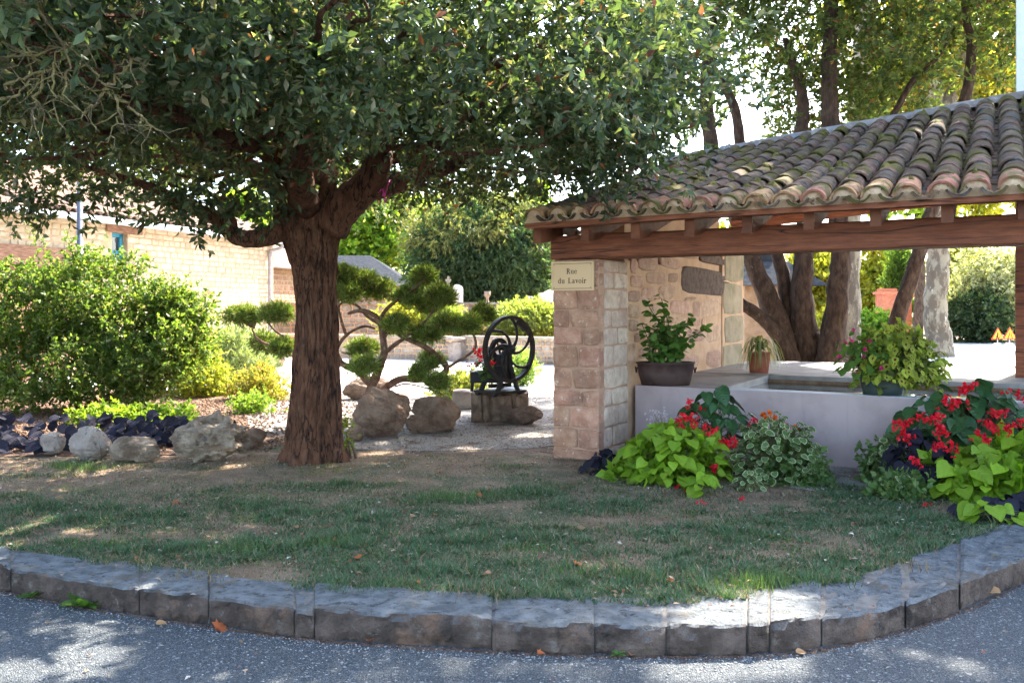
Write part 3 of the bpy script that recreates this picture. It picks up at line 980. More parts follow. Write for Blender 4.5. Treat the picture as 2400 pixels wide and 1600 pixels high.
# ridge
RIDGE = fix_sharp(tile_unit(.135, .12, .46, .02, 11, math.pi * .95, 77)); RIDGE.materials.append(MT['slate'])
MT['ridge'] = pmat("ridge_tile", (.17, .135, .115), (.28, .23, .195), 8, .9, .6, 40, .01, patches=[((.2, .2, .2), 5, .5, .62), ((.5, .48, .44), 16, .62, .68)], rnd=.15)
RIDGE.materials[0] = MT['ridge']
for i in range(14):
    u = U1 - .06 - .385 * (i + 1)
    p = roof_pt(u, 1.0, .02)
    x = (roof_pt(u + .3, 1.0) - roof_pt(u, 1.0)).normalized()
    y = Vector((0, 0, 1)).cross(x).normalized()
    R = Matrix((-y, x, x.cross(-y) * -1)).transposed()
    R = Matrix((-y, x, (-y).cross(x))).transposed().to_4x4()
    put("ridge_tile", RIDGE, None, roof, Matrix.Translation(p) @ R @ Matrix.Rotation((r.random() - .5) * .04, 4, 'Z'))
# back slope (out of sight from the road): ribbed sheet of tiles
V, Fc = [], []
nc = 96
for i in range(nc + 1):
    u = U0 + (U1 - U0) * i / nc
    for j in range(8):
        b = j / 7
        p = roof_pt(u, 1.0, .03 + .035 * math.sin(i / nc * NC * 2 * math.pi))
        V.append(p + VD * (2.0 * b) + Vector((0, 0, -.55 * b)))
for i in range(nc):
    for j in range(7):
        Fc.append((i * 8 + j, (i + 1) * 8 + j, (i + 1) * 8 + j + 1, i * 8 + j + 1))
o = _putw("back_tile", mesh_np("back_tile", np.array(V), Fc, True), MT['tile'], roof, kind="stuff")
# moss cushions
V, Fc = [], []
r = rng(31)
cnt = 0
while cnt < 80:
    u, b = U0 + .1 + (U1 - U0 - .2) * r.random(), r.random() ** .8
    if vnoise([(u * 1.1, b * 4, 0)], 5)[0] < .5 and r.random() < .8: continue
    col = round((u - U0) / SPU - .5)
    u = U0 + SPU * (col + .5) + (r.random() - .5) * .1
    M = roof_frame(u, min(b, .98))
    s = .04 + .05 * r.random()
    n0 = len(V)
    for a in range(7):
        for q, hz in ((1.0, .1), (.75, .135), (.35, .155)):
            an = a / 7 * 2 * math.pi
            k = s * q * (.8 + .4 * r.random())
            V.append(M @ Vector((math.cos(an) * k * .8, math.sin(an) * k * 1.7, hz + (r.random() - .5) * .012 - abs(math.cos(an) * k) * .5)))
    for a in range(7):
        a2 = (a + 1) % 7
        for q in range(2):
            Fc.append((n0 + a * 3 + q, n0 + a2 * 3 + q, n0 + a2 * 3 + q + 1, n0 + a * 3 + q + 1))
    Fc.append(tuple(n0 + a * 3 + 2 for a in range(7)))
    cnt += 1
_putw("moss", mesh_np("moss", np.array(V), Fc, True), MT['moss'], roof, kind="stuff")

# purlin beams and rear posts holding the roof
mb = MB(); a, b = W(-.3, 5.6, 2.72), W(5.1, 5.6, 3.1)
mb.tube([a, b], [.1, .1], 4)
_putw("rear_beam", mb.mesh("rear_beam"), MT['wood'], wash)
for u, v_ in ((3.48, 3.93), (5.0, 5.6)):
    mb = MB(); wbox(mb, u - .085, u + .085, v_ - .085, v_ + .085, .6, 2.85)
    _putw("post", mb.mesh("post"), MT['wood'], wash)
# front right post, beyond the frame
mb = MB(); wbox(mb, 4.7, 5.1, 0.02, .42, -.3, 1.9)
_putw("far_pillar", mb.mesh("far_pillar"), MT['quoin'], wash)

# basin
BT = .652
bm_ = MB()
wbox(bm_, .02, 5.2, .85, 1.05, -.3, BT)
basin = _putw("basin", bm_.mesh("basin"), MT['plaster'], wash)
def slab_part(name, u0, u1, v0, v1, z0, z1, mat):
    mb = MB(); wbox(mb, u0, u1, v0, v1, z0, z1)
    return _putw(name, mb.mesh(name), mat, basin)
slab_part("left_rim", .0, .88, 1.052, 2.9, -.05, BT - .003, MT['slab'])
slab_part("washing_slab", -.02, 5.2, 2.902, 5.75, .45, BT + .004, MT['slab'])
slab_part("slab_front", .88, 5.2, 2.86, 2.899, .3, BT - .045, MT['innerwood'])
slab_part("front_lip", .88, 5.2, 1.052, 1.10, .3, BT - .006, MT['zinc'])
slab_part("pale_edge", .95, 5.2, .862, 1.048, BT, BT + .004, MT['zinc'])  # thin pale blue-grey layer on top of the front rim
slab_part("water", .882, 5.2, 1.102, 2.858, .3, BT - .075, MT['water'])
# two lumps of stone wedged on the beam
for i, (px, py, s) in enumerate(((1338, 549, .075), (1366, 552, .04))):
    k = (px - 1200) / F; b0 = W(0, .12)
    u = (k * b0.y - b0.x) / (UX - k * UY)
    stone(wash, RB_UNITS, i, MT['quoin_light'], W(u, .12, 2.15 + s * .3), UD, -VD, s * 2, s, .1, .1, "wedge_stone")

# ------------------------------------------------------------------ street sign on the pillar
sg = thing("street_sign", W(-.258, -.02, 1.66), "cream enamel street name plate reading Rue du Lavoir on the stone pillar", "street sign")
SWd, SHt = .445, .275
SZ0 = 1.603
SIGN_M = Matrix.Translation(W(-.270, -.019, SZ0)) @ Matrix((UD, -VD, Vector((0, 0, 1)))).transposed().to_4x4()   # local x right, y towards viewer, z up
def sign_part(name, mb, mat):
    me = mb.mesh(name); me.transform(SIGN_M)
    return _putw(name, me, mat, sg)
mb = MB(); mb.box((0, 0, SHt / 2), (SWd, .016, SHt)); sign_part("plate", mb, MT['sign'])
mb = MB()
e, t = .02, .004
for (x, z, w, h) in ((0, e, SWd - 2 * e, t), (0, SHt - e, SWd - 2 * e, t), (-SWd / 2 + e, SHt / 2, t, SHt - 2 * e), (SWd / 2 - e, SHt / 2, t, SHt - 2 * e)):
    mb.box((x, .0088, z), (w + (t if w > h else -t), .0014, h))
for sx in (-1, 1):
    for sz in (0, 1):
        mb.box((sx * (SWd / 2 - .031), .0088, .031 + sz * (SHt - .062)), (.006, .0016, .006))
sign_part("border", mb, MT['ink'])
GL = {}
def ring(cx, cy, rx, ry, tx, ty, a0, a1, n=16):
    out = []
    A = [math.radians(a0 + (a1 - a0) * i / n) for i in range(n + 1)]
    for a, b in zip(A[:-1], A[1:]):
        out.append([(cx + math.cos(a) * rx, cy + math.sin(a) * ry), (cx + math.cos(b) * rx, cy + math.sin(b) * ry),
                    (cx + math.cos(b) * (rx - tx), cy + math.sin(b) * (ry - ty)), (cx + math.cos(a) * (rx - tx), cy + math.sin(a) * (ry - ty))])
    return out
def rc(x0, y0, x1, y1): return [[(x0, y0), (x1, y0), (x1, y1), (x0, y1)]]
S = .055
GL['R'] = (.82, rc(.12, 0, .30, 1) + rc(0, 0, .42, S) + rc(0, 1 - S, .32, 1) + ring(.30, .735, .36, .265, .17, .07, -90, 90) + [[(.36, .5), (.54, .5), (.76, S), (.84, S), (.84, 0), (.62, 0)]])
GL['u'] = (.70, rc(.08, .2, .23, .68) + rc(0, .63, .2, .68) + ring(.30, .22, .22, .23, .15, .08, 180, 290) + rc(.43, 0, .58, .68) + rc(.35, .63, .5, .68) + rc(.5, 0, .68, .05))
GL['e'] = (.58, ring(.28, .34, .28, .35, .15, .06, 30, 330) + rc(.1, .36, .54, .42) + ring(.28, .34, .28, .35, .13, .06, 10, 40))
GL['d'] = (.70, ring(.30, .34, .28, .35, .14, .07, 0, 360) + rc(.43, 0, .58, 1) + rc(.34, .95, .5, 1) + rc(.5, 0, .68, .05))
GL['L'] = (.76, rc(.12, 0, .30, 1) + rc(0, 1 - S, .42, 1) + rc(0, 0, .66, S) + [[(.5, 0), (.66, 0), (.70, .28), (.65, .28)]])
GL['a'] = (.62, ring(.24, .2, .22, .21, .13, .06, 0, 360) + rc(.36, .05, .5, .5) + ring(.27, .48, .23, .21, .14, .06, 0, 165) + rc(.44, 0, .6, .06))
GL['v'] = (.64, [[(.06, .66), (.24, .66), (.38, .16), (.30, 0)], [(.30, 0), (.36, 0), (.56, .66), (.50, .66)]] + rc(0, .63, .3, .68) + rc(.4, .63, .64, .68))
GL['o'] = (.62, ring(.29, .34, .29, .35, .15, .06, 0, 360))
GL['i'] = (.34, rc(.09, 0, .24, .68) + rc(0, 0, .33, .05) + rc(0, .63, .2, .68) + ring(.165, .9, .09, .09, .088, .088, 0, 360))
GL['r'] = (.52, rc(.09, 0, .24, .68) + rc(0, 0, .34, .05) + rc(0, .63, .2, .68) + ring(.33, .48, .18, .2, .12, .09, 30, 180) + ring(.41, .56, .08, .09, .078, .088, 0, 360))
GL[' '] = (.55, [])
def text(mb, s, cx, z, h):
    w = sum(GL[c][0] + .04 for c in s) * h
    x = cx - w / 2
    for c in s:
        adv, polys = GL[c]
        for p in polys:
            q = [(x + a * h, .0096, z + b * h) for a, b in p]
            mb.add(q, [tuple(range(len(q)))])
        x += (adv + .04) * h
mb = MB()
text(mb, "Rue", -.003, .158, .052)
text(mb, "du Lavoir", .0, .068, .052)
sign_part("lettering", mb, MT['ink'])

# ================================================================== BUILDINGS BEHIND
# ---- farmhouse on the left
FA, FB = Vector((-15.2, 3.6, 0)), Vector((-7.0, 25.0, 0))
fd = (FB - FA).normalized(); FL = (FB - FA).length
fn = Vector((fd.y, -fd.x, 0))
farm = thing("farmhouse", FB, "long sunlit pale stone farmhouse with tiled roof and blue window", "house")
def on_farm(px):
    k = (px - 1200) / F
    return (k * FA.y - FA.x) / (fd.x - k * fd.y)
sw0, sw1 = on_farm(262), on_farm(299)
ln0, ln1 = on_farm(-60), on_farm(182)
def zpx(s, py): return CH - (py - HOR) / F * (FA.y + fd.y * s)
winz1, winz0 = zpx((sw0 + sw1) / 2, 545), zpx((sw0 + sw1) / 2, 612)
mb = MB()
quadbox(mb, FA, FA + fd * sw0, fn, .45, -.1, 3.46); quadbox(mb, FA + fd * sw1, FB, fn, .45, -.1, 3.46)
quadbox(mb, FA + fd * sw0, FA + fd * sw1, fn, .45, -.1, winz0); quadbox(mb, FA + fd * sw0, FA + fd * sw1, fn, .45, winz1, 3.46)
quadbox(mb, FA - fn * .452, FB - fn * .452, fn, 6.0, -.1, 3.455)
fwall = _putw("wall", mb.mesh("wall"), MT['farm_mortar'], farm)
def fskip(x, z, w, h):
    if sw0 - .12 < x < sw1 + .12 and winz0 - .1 < z < winz1 + .25: return True
    if ln0 < x < ln1 and z < 2.75: return True
    return x < 9.5 or z < .5
rects = stone_rects(FL, 3.42, (.10, .17), (.16, .42), .022, 3, fskip)
stone_face(fwall, FA, fd, fn, rects, MT['farm_stone'], 4, FAR_UNITS, .014, .06, 300, lambda px, py: px > 300 and py < 745)
# window
wc = (sw0 + sw1) / 2; ww = sw1 - sw0; wz = (winz0 + winz1) / 2; wh = winz1 - winz0
def fpt(s, z, off): return FA + fd * s + fn * off + Vector((0, 0, z))
RF = Matrix((fd, -fn, Vector((0, 0, 1)))).transposed()
def fbox(name, s, z, off, w, d, h, mat, parent):
    mb = MB(); mb.box(fpt(s, z, off), (w, d, h), RF)
    return _putw(name, mb.mesh(name), mat, parent)
win = fbox("window", wc, wz, -.20, ww, .02, wh, MT['glass'], farm)
for s_ in (sw0 + .05, sw1 - .05): fbox("frame", s_, wz, -.17, .10, .06, wh, MT['blue'], win)
for z_ in (winz1 - .05, wz - .12, winz0 + .05): fbox("frame", wc, z_, -.165, ww - .01, .05, .09, MT['blue'], win)
fbox("pane", wc, wz + .1, -.188, ww - .2, .012, .35, MT['glass'], win)
fbox("lintel", (on_farm(246) + on_farm(329)) / 2, winz1 + .07, .025, on_farm(329) - on_farm(246), .09, .17, MT['wood_old'], farm)
fbox("sill", wc, winz0 - .03, .03, ww + .2, .2, .07, MT["pale_stone"], win)
fbox("barn_lintel", (ln0 + ln1) / 2, 2.52, .03, ln1 - ln0, .12, .42, MT['wood_old'], farm)
fbox("barn_door", (ln0 + ln1) / 2, 1.15, -.05, ln1 - ln0 - .5, .12, 2.3, MT['wood_old'], farm)
fbox("small_lintel", on_farm(487), zpx(on_farm(487), 688), .025, .45, .06, .12, MT['wood_old'], farm)
# gutter and downpipe
mb = MB(); mb.tube([fpt(-.2, 3.40, .36), fpt(FL + .15, 3.40, .36)], .075, 10); _putw("gutter", mb.mesh("gutter", True), MT['zinc'], farm)
sd = FL - .28
mb = MB(); mb.tube(smooth_path([fpt(sd + .22, 3.36, .36), fpt(sd + .2, 3.22, .34), fpt(sd + .03, 3.12, .14), fpt(sd, 2.95, .09), fpt(sd, 1.2, .09), fpt(sd, .0, .09)], 4), .05, 9)
_putw("downpipe", mb.mesh("downpipe", True), MT['zinc_dark'], farm)
# roof: ribbed slope, lowest courses as single tiles
up = -fn
slope = .38
def froof(s, q, h=0): return fpt(s, 3.46 + slope * q + h, .30) + up * q
V, Fc = [], []
ncol = int((FL + .4) / .21); nrow = 15
for i in range(ncol * 4 + 1):
    s_ = -.1 + i * .0525
    for j in range(nrow):
        for e in (0, 1):
            q = (j + e) * .34
            V.append(froof(s_, q, .055 * (1 - e) * .5 + .05 * abs(math.sin(i / 4 * math.pi)) - .01))
nn = nrow * 2
for i in range(ncol * 4):
    for j in range(nn - 1):
        Fc.append((i * nn + j, (i + 1) * nn + j, (i + 1) * nn + j + 1, i * nn + j + 1))
froofo = _putw("roof", mesh_np("roof", np.array(V), Fc, False), MT['farm_tile'], farm)
mb = MB()
q0, q1, q2 = froof(-.1, 0, -.03), froof(-.1, 5.0, -.03), froof(-.1, 5.0, -.03) + up * 4.5 + Vector((0, 0, -1.6))
e = fd * (FL + .3)
mb.add([q0, q1, q2, q0 + e, q1 + e, q2 + e], [(0, 3, 4, 1), (1, 4, 5, 2)])
_putw("roof_deck", mb.mesh("roof_deck"), MT['farm_tile'], farm)
FT = fix_sharp(tile_unit(.10, .08, .42, .016, 7, math.pi * .97, 5)); FT.materials.append(MT['farm_tile'])
sl = math.atan(slope)
Rf = Matrix((fd, (up + Vector((0, 0, slope))).normalized(), Vector((0, 0, 1)))).transposed()
zf = fd.cross((up + Vector((0, 0, slope))).normalized())
Rf = Matrix((fd if zf.z > 0 else -fd, (up + Vector((0, 0, slope))).normalized(), zf if zf.z > 0 else -zf)).transposed().to_4x4()
s_start = on_farm(60)
for j in range(4):
    for i in range(70):
        s_ = FL + .05 - i * .21
        if s_ < s_start: break
        put("roof_tile", FT, None, froofo, Matrix.Translation(froof(s_, j * .34 - .04, .05)) @ Rf)

# ---- stone outbuilding behind the oak trunk
OA, OB = Vector((-9.0, 27.0, 0)), Vector((-7.3, 34.0, 0))
od = (OB - OA).normalized(); on = Vector((od.y, -od.x, 0))
outb = thing("outbuilding", OB, "lower pink stone outbuilding with tiled roof beyond the farmhouse corner", "house")
mb = MB(); quadbox(mb, OA, OB, on, 5, -.1, 2.95)
ow = _putw("wall", mb.mesh("wall"), MT['farm_mortar'], outb)
stone_face(ow, OA, od, on, [q for q in stone_rects((OB - OA).length, 2.9, (.12, .2), (.18, .45), .03, 13) if q[1] > .6], MT['pink_stone'], 14, FAR_UNITS, .015, .06, 220)
V, Fc = [], []
n_ = 140
for i in range(n_ + 1):
    s_ = -.3 + ((OB - OA).length + .6) * i / n_
    for j in range(9):
        q = j * .5 / 1.0
        p = OA + od * s_ + on * (.3 - q) + Vector((0, 0, 2.98 + .38 * q + .04 * math.sin(i * 2 * math.pi / 4)))
        V.append(p)
for i in range(n_):
    for j in range(8):
        Fc.append((i * 9 + j, (i + 1) * 9 + j, (i + 1) * 9 + j + 1, i * 9 + j + 1))
_putw("roof", mesh_np("roof", np.array(V), Fc, True), MT['farm_tile'], outb)
mb = MB(); mb.tube([OA + on * .34 + Vector((0, 0, 2.93)), OB + on * .34 + Vector((0, 0, 2.93))], .07, 8); _putw("gutter", mb.mesh("gutter", True), MT['zinc'], outb)

# ---- grey-roofed barn further back
barn = thing("barn", (-9.5, 46, 0), "distant barn with grey hipped roof behind the pruned pine", "house")
mb = MB(); mb.box((-9.8, 46, 1.3), (9.2, 6, 2.7)); _putw("wall", mb.mesh("wall"), MT['pink_stone'], barn)
mb = MB()
x0, x1, y0, y1, ze, zr = -14.8, -4.95, 42.6, 49.4, 2.65, 4.35
mb.add([(x0, y0, ze), (x1, y0, ze), (x1, y1, ze), (x0, y1, ze), (x0 + 2.6, 46, zr), (x1 - 2.7, 46, zr)], [(0, 1, 5, 4), (1, 2, 5), (2, 3, 4, 5), (3, 0, 4), (3, 2, 1, 0)])
_putw("roof", mb.mesh("roof"), MT['slate'], barn)
mb = MB(); mb.tube([(x0, y0 - .05, ze), (x1, y0 - .05, ze)], .08, 6); _putw("gutter", mb.mesh("gutter"), MT['zinc_dark'], barn)

# ---- white-rendered house standing right of the roof
wh_ = thing("white_wall", W(5, 4.3), "tall white rendered house wall rising behind the washhouse roof", "wall")
mb = MB()
cA = W(3.41, 4.05); 
quadbox(mb, cA, cA + UD * 6, -VD, .6, -.1, 6.6)
_putw("wall", mb.mesh("wall"), MT['render'], wh_)
mb = MB(); quadbox(mb, cA - UD * .3 - VD * .3, cA + UD * 6.3 - VD * .3, -VD, 1.2, 6.603, 6.75); _putw("coping", mb.mesh("coping"), MT['tile'], wh_)

# ---- low garden wall and churchyard wall
def rubble_wall(name, label, pts, z1, thick, hr, wr, seed, parts, mat, cap=None):
    a = Vector((*pts[0], 0)); b = Vector((*pts[1], 0))
    d = (b - a).normalized(); n = Vector((d.y, -d.x, 0))
    if n.y > 0: n = -n
    t = thing(name, (a + b) / 2, label, "wall")
    mb = MB(); quadbox(mb, a, b, n, thick, -.1, z1)
    w = _putw("core", mb.mesh("core"), MT['mortar'], t)
    stone_face(w, a, d, n, stone_rects((b - a).length, z1, hr, wr, .02, seed), mat, seed + 1, FAR_UNITS, .02, .08, parts)
    if cap:
        L = (b - a).length; x = 0; r = rng(seed + 3)
        while x < L:
            w_ = min(.5 + .5 * r.random(), L - x)
            mb = MB(); mb.box(a + d * (x + w_ / 2) - n * (thick / 2 - .03) + Vector((0, 0, z1 + .045)), (w_ - .015, thick + .1, .085), Matrix((d, -n, Vector((0, 0, 1)))).transposed())
            _putw("cap_stone", mb.mesh("cap_stone"), MT['grey_stone'], t)
            x += w_
    return t
rubble_wall("garden_wall", "low stone retaining wall beside the sunlit lane", [(-8.0, 26.6), (-1.75, 23.9)], .60, .35, (.1, .17), (.14, .4), 101, 200, MT['grey_stone'], True)
rubble_wall("garden_wall", "low stone retaining wall seen through the flywheel", [(-1.35, 23.6), (2.2, 21.4)], .62, .35, (.1, .17), (.14, .4), 111, 200, MT['grey_stone'], True)
t = thing("wall_pier", (-1.5, 23.4, 0), "pale square pier ending the low garden wall", "pier")
stone(t, SQ_UNITS, 1, MT['pale_stone'], Vector((-1.5, 23.55, .28)), (1, -.5), (-.5, -1), .42, .56, .4, 0, "shaft")
stone(t, SQ_UNITS, 2, MT['pale_stone'], Vector((-1.5, 23.55, .62)), (1, -.5), (-.5, -1), .52, .1, .5, 0, "cap")
rubble_wall("churchyard_wall", "grey churchyard wall with gravestones rising above it", [(-9.5, 30.5), (5.5, 30.0)], 1.60, .4, (.14, .24), (.2, .55), 121, 260, MT['grey_stone'], True)
# gravestones
def slab3(name, label, pts, Y, depth, mat=MT['marble'], extra=None):
    """outline in photo pixels extruded to a real slab"""
    q = [P(x, y, Y) for x, y in pts]
    base = Vector((sum(p.x for p in q) / len(q), Y, 1.2))
    t = thing(name, base, label, "gravestone")
    n = len(q)
    V = q + [p + Vector((0, depth, 0)) for p in q]
    Fc = [tuple(range(n)), tuple(range(2 * n - 1, n - 1, -1))] + [((i + 1) % n, i, n + i, n + (i + 1) % n) for i in range(n)]
    _putw("slab", mesh_np("slab", np.array(V), Fc), mat, t)
    if extra:
        for nm, pp, dy in extra:
            q = [P(x, y, Y - .02) for x, y in pp]; n = len(q)
            V = q + [p + Vector((0, .015, 0)) for p in q]
            Fc = [tuple(range(n)), tuple(range(2 * n - 1, n - 1, -1))] + [((i + 1) % n, i, n + i, n + (i + 1) % n) for i in range(n)]
            _putw(nm, mesh_np(nm, np.array(V), Fc), MT['iron'], t)
    return t
arch = [(1058, 722)] + [(1071.5 - 13.5 * math.cos(a), 679 - 13 * math.sin(a)) for a in np.linspace(0, math.pi, 9)] + [(1085, 722)]
slab3("gravestone", "round-topped pale gravestone beside the stone cross", arch, 32, .14)
slab3("grave_cross", "small stone cross standing on the churchyard wall line", [(1043, 722), (1047, 668), (1047, 662), (1044, 658), (1044, 654), (1048, 654), (1048, 647), (1053, 647), (1053, 654), (1057, 654), (1057, 658), (1053, 662), (1053, 668), (1057, 722)], 32.4, .16, MT['grey_stone'])
slab3("gravestone", "small white grave plaque bearing a dark cross", [(1229, 722), (1234, 694), (1249, 694), (1249, 722)], 32, .12, MT['marble'],
      [("cross_mark", [(1243, 705), (1243, 701), (1240, 701), (1240, 699), (1243, 699), (1243, 696), (1245, 696), (1245, 699), (1248, 699), (1248, 701), (1245, 701), (1245, 705)], 0)])
slab3("gravestone", "broad grey gravestone partly hidden by the pillar", [(1262, 722), (1262, 687), (1274, 685), (1284, 679), (1310, 677), (1310, 722)], 32.2, .2)
slab3("gravestone", "pale tall gravestone glimpsed left of the pine", [(792, 722), (792, 682), (800, 674), (812, 674), (818, 682), (818, 722)], 32.1, .2)
t = thing("grave_urn", P(1142, 708, 32), "small stone urn on the churchyard wall line", "urn")
c = P(1142, 722, 32)
mb = MB(); mb.tube([c + Vector((0, 0, z)) for z in (0, .12, .2, .26, .38, .44, .5, .56, .63)], [.15, .14, .1, .06, .05, .1, .14, .11, .13], 12)
_putw("bowl", mb.mesh("bowl", True), MT['grey_stone'], t)

# ---- kiosk behind the trunks, brick gate piers, roadwork signs
kiosk = thing("kiosk", (5.9, 22, 0), "small pink kiosk with grey pyramid roof behind the dark trunks", "kiosk")
mb = MB(); mb.box((5.55, 18.6, .95), (1.35, 1.4, 1.95)); _putw("wall", mb.mesh("wall"), MT['pink_stone'], kiosk)
mb = MB()
mb.add([(5.55 + sx * 1.0, 18.6 + sy * 1.0, 1.93) for sx, sy in ((-1, -1), (1, -1), (1, 1), (-1, 1))] + [(5.55 + sx * .35, 18.6 + sy * .35, 2.45) for sx, sy in ((-1, -1), (1, -1), (1, 1), (-1, 1))],
       [(3, 2, 1, 0), (4, 5, 6, 7), (0, 1, 5, 4), (1, 2, 6, 5), (2, 3, 7, 6), (3, 0, 4, 7)])
_putw("roof", mb.mesh("roof"), MT['slate'], kiosk)
mb = MB(); mb.box((5.55, 18.6, 2.52), (.5, .5, .14)); mb.box((5.55, 18.6, 2.68), (.36, .36, .18)); _putw("finial", mb.mesh("finial"), MT['slate'], kiosk)
for i, (x0, x1, yt, Y, lab) in enumerate(((2060, 2098, 690, 38, "red brick gate pier with mossy cap left of the leaning trunk"), (2099, 2130, 697, 39.5, "red brick gate pier beside the big plane trunk"))):
    c = P((x0 + x1) / 2, HOR, Y); w = (x1 - x0) / F * Y; zt = CH - (yt - HOR) / F * Y
    t = thing("gate_pier", (c.x, Y, 0), lab, "gate pier")
    mb = MB(); mb.box((c.x, Y, zt / 2), (w, w, zt)); sh = _putw("shaft", mb.mesh("shaft"), MT['brick'], t)
    mb = MB(); mb.box((c.x, Y, zt + .06), (w + .16, w + .16, .12)); mb.box((c.x, Y, zt + .19), (w - .1, w - .1, .14)); _putw("cap", mb.mesh("cap"), MT['brick'], t)
for i, (cx, lab) in enumerate(((2339, "orange roadworks triangle showing a digging worker at the lane edge"), (2367, "orange road narrows triangle at the lane edge near the post"))):
    Y = 33.0 + i * .3
    b = P(cx, 803, Y); s = 30 / F * Y
    t = thing("warning_sign", (b.x, Y, 0), lab, "road sign")
    z0 = b.z + .12 + (.02 * i)
    def tri(k, dy):
        h = s * .95
        cz = z0 + h * .36
        q = [(0, .64 * h), (-.5 * s * 1.08, -.36 * h), (.5 * s * 1.08, -.36 * h)]
        return [Vector((b.x + x * k, Y + dy, cz + z * k)) for x, z in q]
    for nm, k, dy, m_ in (("border", 1.0, 0, MT['red']), ("panel", .78, -.012, MT['orange'])):
        q = tri(k, dy); V = q + [p + Vector((0, .01, 0)) for p in q]
        _putw(nm, mesh_np(nm, np.array(V), [(0, 1, 2), (5, 4, 3), (0, 3, 4, 1), (1, 4, 5, 2), (2, 5, 3, 0)]), m_, t)
    mb = MB(); cz = z0 + s * .25
    if i == 0:
        mb.box((b.x - .02, Y - .02, cz + .13), (.05, .004, .06)); mb.box((b.x - .03, Y - .02, cz + .03), (.06, .004, .14), Matrix.Rotation(.3, 3, 'Y'))
        mb.box((b.x - .06, Y - .02, cz - .07), (.03, .004, .12), Matrix.Rotation(.3, 3, 'Y')); mb.box((b.x + .0, Y - .02, cz - .07), (.03, .004, .12), Matrix.Rotation(-.3, 3, 'Y'))
        mb.box((b.x + .06, Y - .021, cz - .02), (.02, .004, .16), Matrix.Rotation(.7, 3, 'Y')); mb.box((b.x + .12, Y - .02, cz - .11), (.12, .004, .05))
    else:
        for sx in (-1, 1):
            mb.box((b.x + sx * .035, Y - .02, cz + .08), (.028, .004, .12)); mb.box((b.x + sx * .055, Y - .021, cz - .0), (.028, .004, .08), Matrix.Rotation(-sx * .5, 3, 'Y')); mb.box((b.x + sx * .075, Y - .02, cz - .08), (.028, .004, .1))
    _putw("symbol", mb.mesh("symbol"), MT['ink'], t)
    mb = MB(); mb.tube([(b.x, Y + .03, 0), (b.x, Y + .03, z0 + .3)], .02, 6); mb.tube([(b.x, Y - .1, .02), (b.x, Y + .2, .02)], [.12, .12], 8)
    _putw("stand", mb.mesh("stand"), MT['zinc'], t)

# ---- lamp post in front of the farmhouse
lp = thing("lamp_post", P(187, 800, 15) * 1, "slim blue-grey lamp post in front of the farmhouse wall", "lamp post")
c = Vector((P(187, 800, 15).x, 15, 0)); lp.location = c
mb = MB(); mb.tube([c + Vector((0, 0, z)) for z in (0, .3, .32, 4.9)], [.085, .085, .055, .045], 12); _putw("pole", mb.mesh("pole", True), MT['post_paint'], lp)
mb = MB(); mb.tube([c + Vector((0, 0, z)) for z in (4.9, 5.0, 5.35, 5.4, 5.55)], [.06, .12, .2, .24, .02], 8); _putw("lantern", mb.mesh("lantern"), MT['post_paint'], lp)

# ================================================================== ROCKS
def rock_mesh(seed, w, d, h, rough=.18, cuts=7, nu=44, nv=28, fine=.05):
    r = rng(seed)
    V = []
    for j in range(nv + 1):
        ph = math.pi * j / nv
        for i in range(nu):
            a = 2 * math.pi * i / nu
            V.append((math.sin(ph) * math.cos(a), math.sin(ph) * math.sin(a), math.cos(ph)))
    V = np.array(V)
    for _ in range(cuts):
        n = nrm(r.normal(size=3)); dd = .62 + .25 * r.random()
        k = V @ n
        V = np.where((k > dd)[:, None], V - np.outer(k - dd, n) * .85, V)
    V = V * (1 + (fnoise(V * 1.7 + seed, seed, 3) - .5)[:, None] * rough * 2 + (fnoise(V * 6 + seed, seed + 3, 2) - .5)[:, None] * fine * 2 - (np.clip(.09 - np.abs(fnoise(V * 2.6 + seed * 3, seed + 9, 3) - .5), 0, 1) * 1.1)[:, None] * rough * 3)
    V = (V - V.min(0)) / (V.max(0) - V.min(0))
    V = (V - np.array([.5, .5, .08])) * np.array([w, d, h * 1.09])
    Fc = []
    for j in range(nv):
        for i in range(nu):
            i2 = (i + 1) % nu
            Fc.append((j * nu + i, (j + 1) * nu + i, (j + 1) * nu + i2, j * nu + i2))
    return mesh_np("rock", V, Fc, False)
def rock(label, px, py, wpx, hpx, mat, seed, depth=.8, name="boulder", rough=.18, cuts=7, fine=.10, res=(56, 36), rz=0):
    b = G(px, py); s = b.y / F
    w = wpx * s; dpt = w * depth
    o = put(name, rock_mesh(seed, w, dpt, hpx * s * .97, rough, cuts, res[0], res[1], fine), mat, None, Matrix.Translation((b.x, b.y + dpt * .42, 0)) @ Matrix.Rotation(rz, 4, 'Z'))
    return tag(o, label, "boulder", "garden boulders")
rock("small pale rounded boulder half hidden by dark purple leaves", 112, 1068, 66, 56, MT['pale_stone'], 1, .8)
rock("smooth pinkish white pointed boulder at the bed edge", 192, 1082, 100, 82, MT['pale_stone'], 22, .8, cuts=5)
rock("low flat tan boulder between pale boulder and pitted limestone", 302, 1085, 124, 60, MT['limestone'], 3, .7, cuts=9)
rock("large pitted craggy limestone rock left of the oak", 474, 1088, 186, 122, MT['limestone'], 14, .7, rough=.34, cuts=4, fine=.17, res=(72, 46))
rock("small grey stone tucked between limestone rock and oak trunk", 588, 1050, 60, 46, MT['boulder'], 5, .8)
rock("big rugged brown boulder in front of the pruned pine", 886, 1028, 142, 122, MT['boulder'], 6, .75, cuts=9, res=(60, 40), fine=.13)
rock("rounded reddish boulder right of the big rugged one", 1019, 1016, 120, 88, MT['boulder'], 7, .8, cuts=6, res=(60, 40), fine=.11)
rock("low brown stone wedged between the two big boulders", 980, 1018, 68, 46, MT['boulder'], 8, .7)
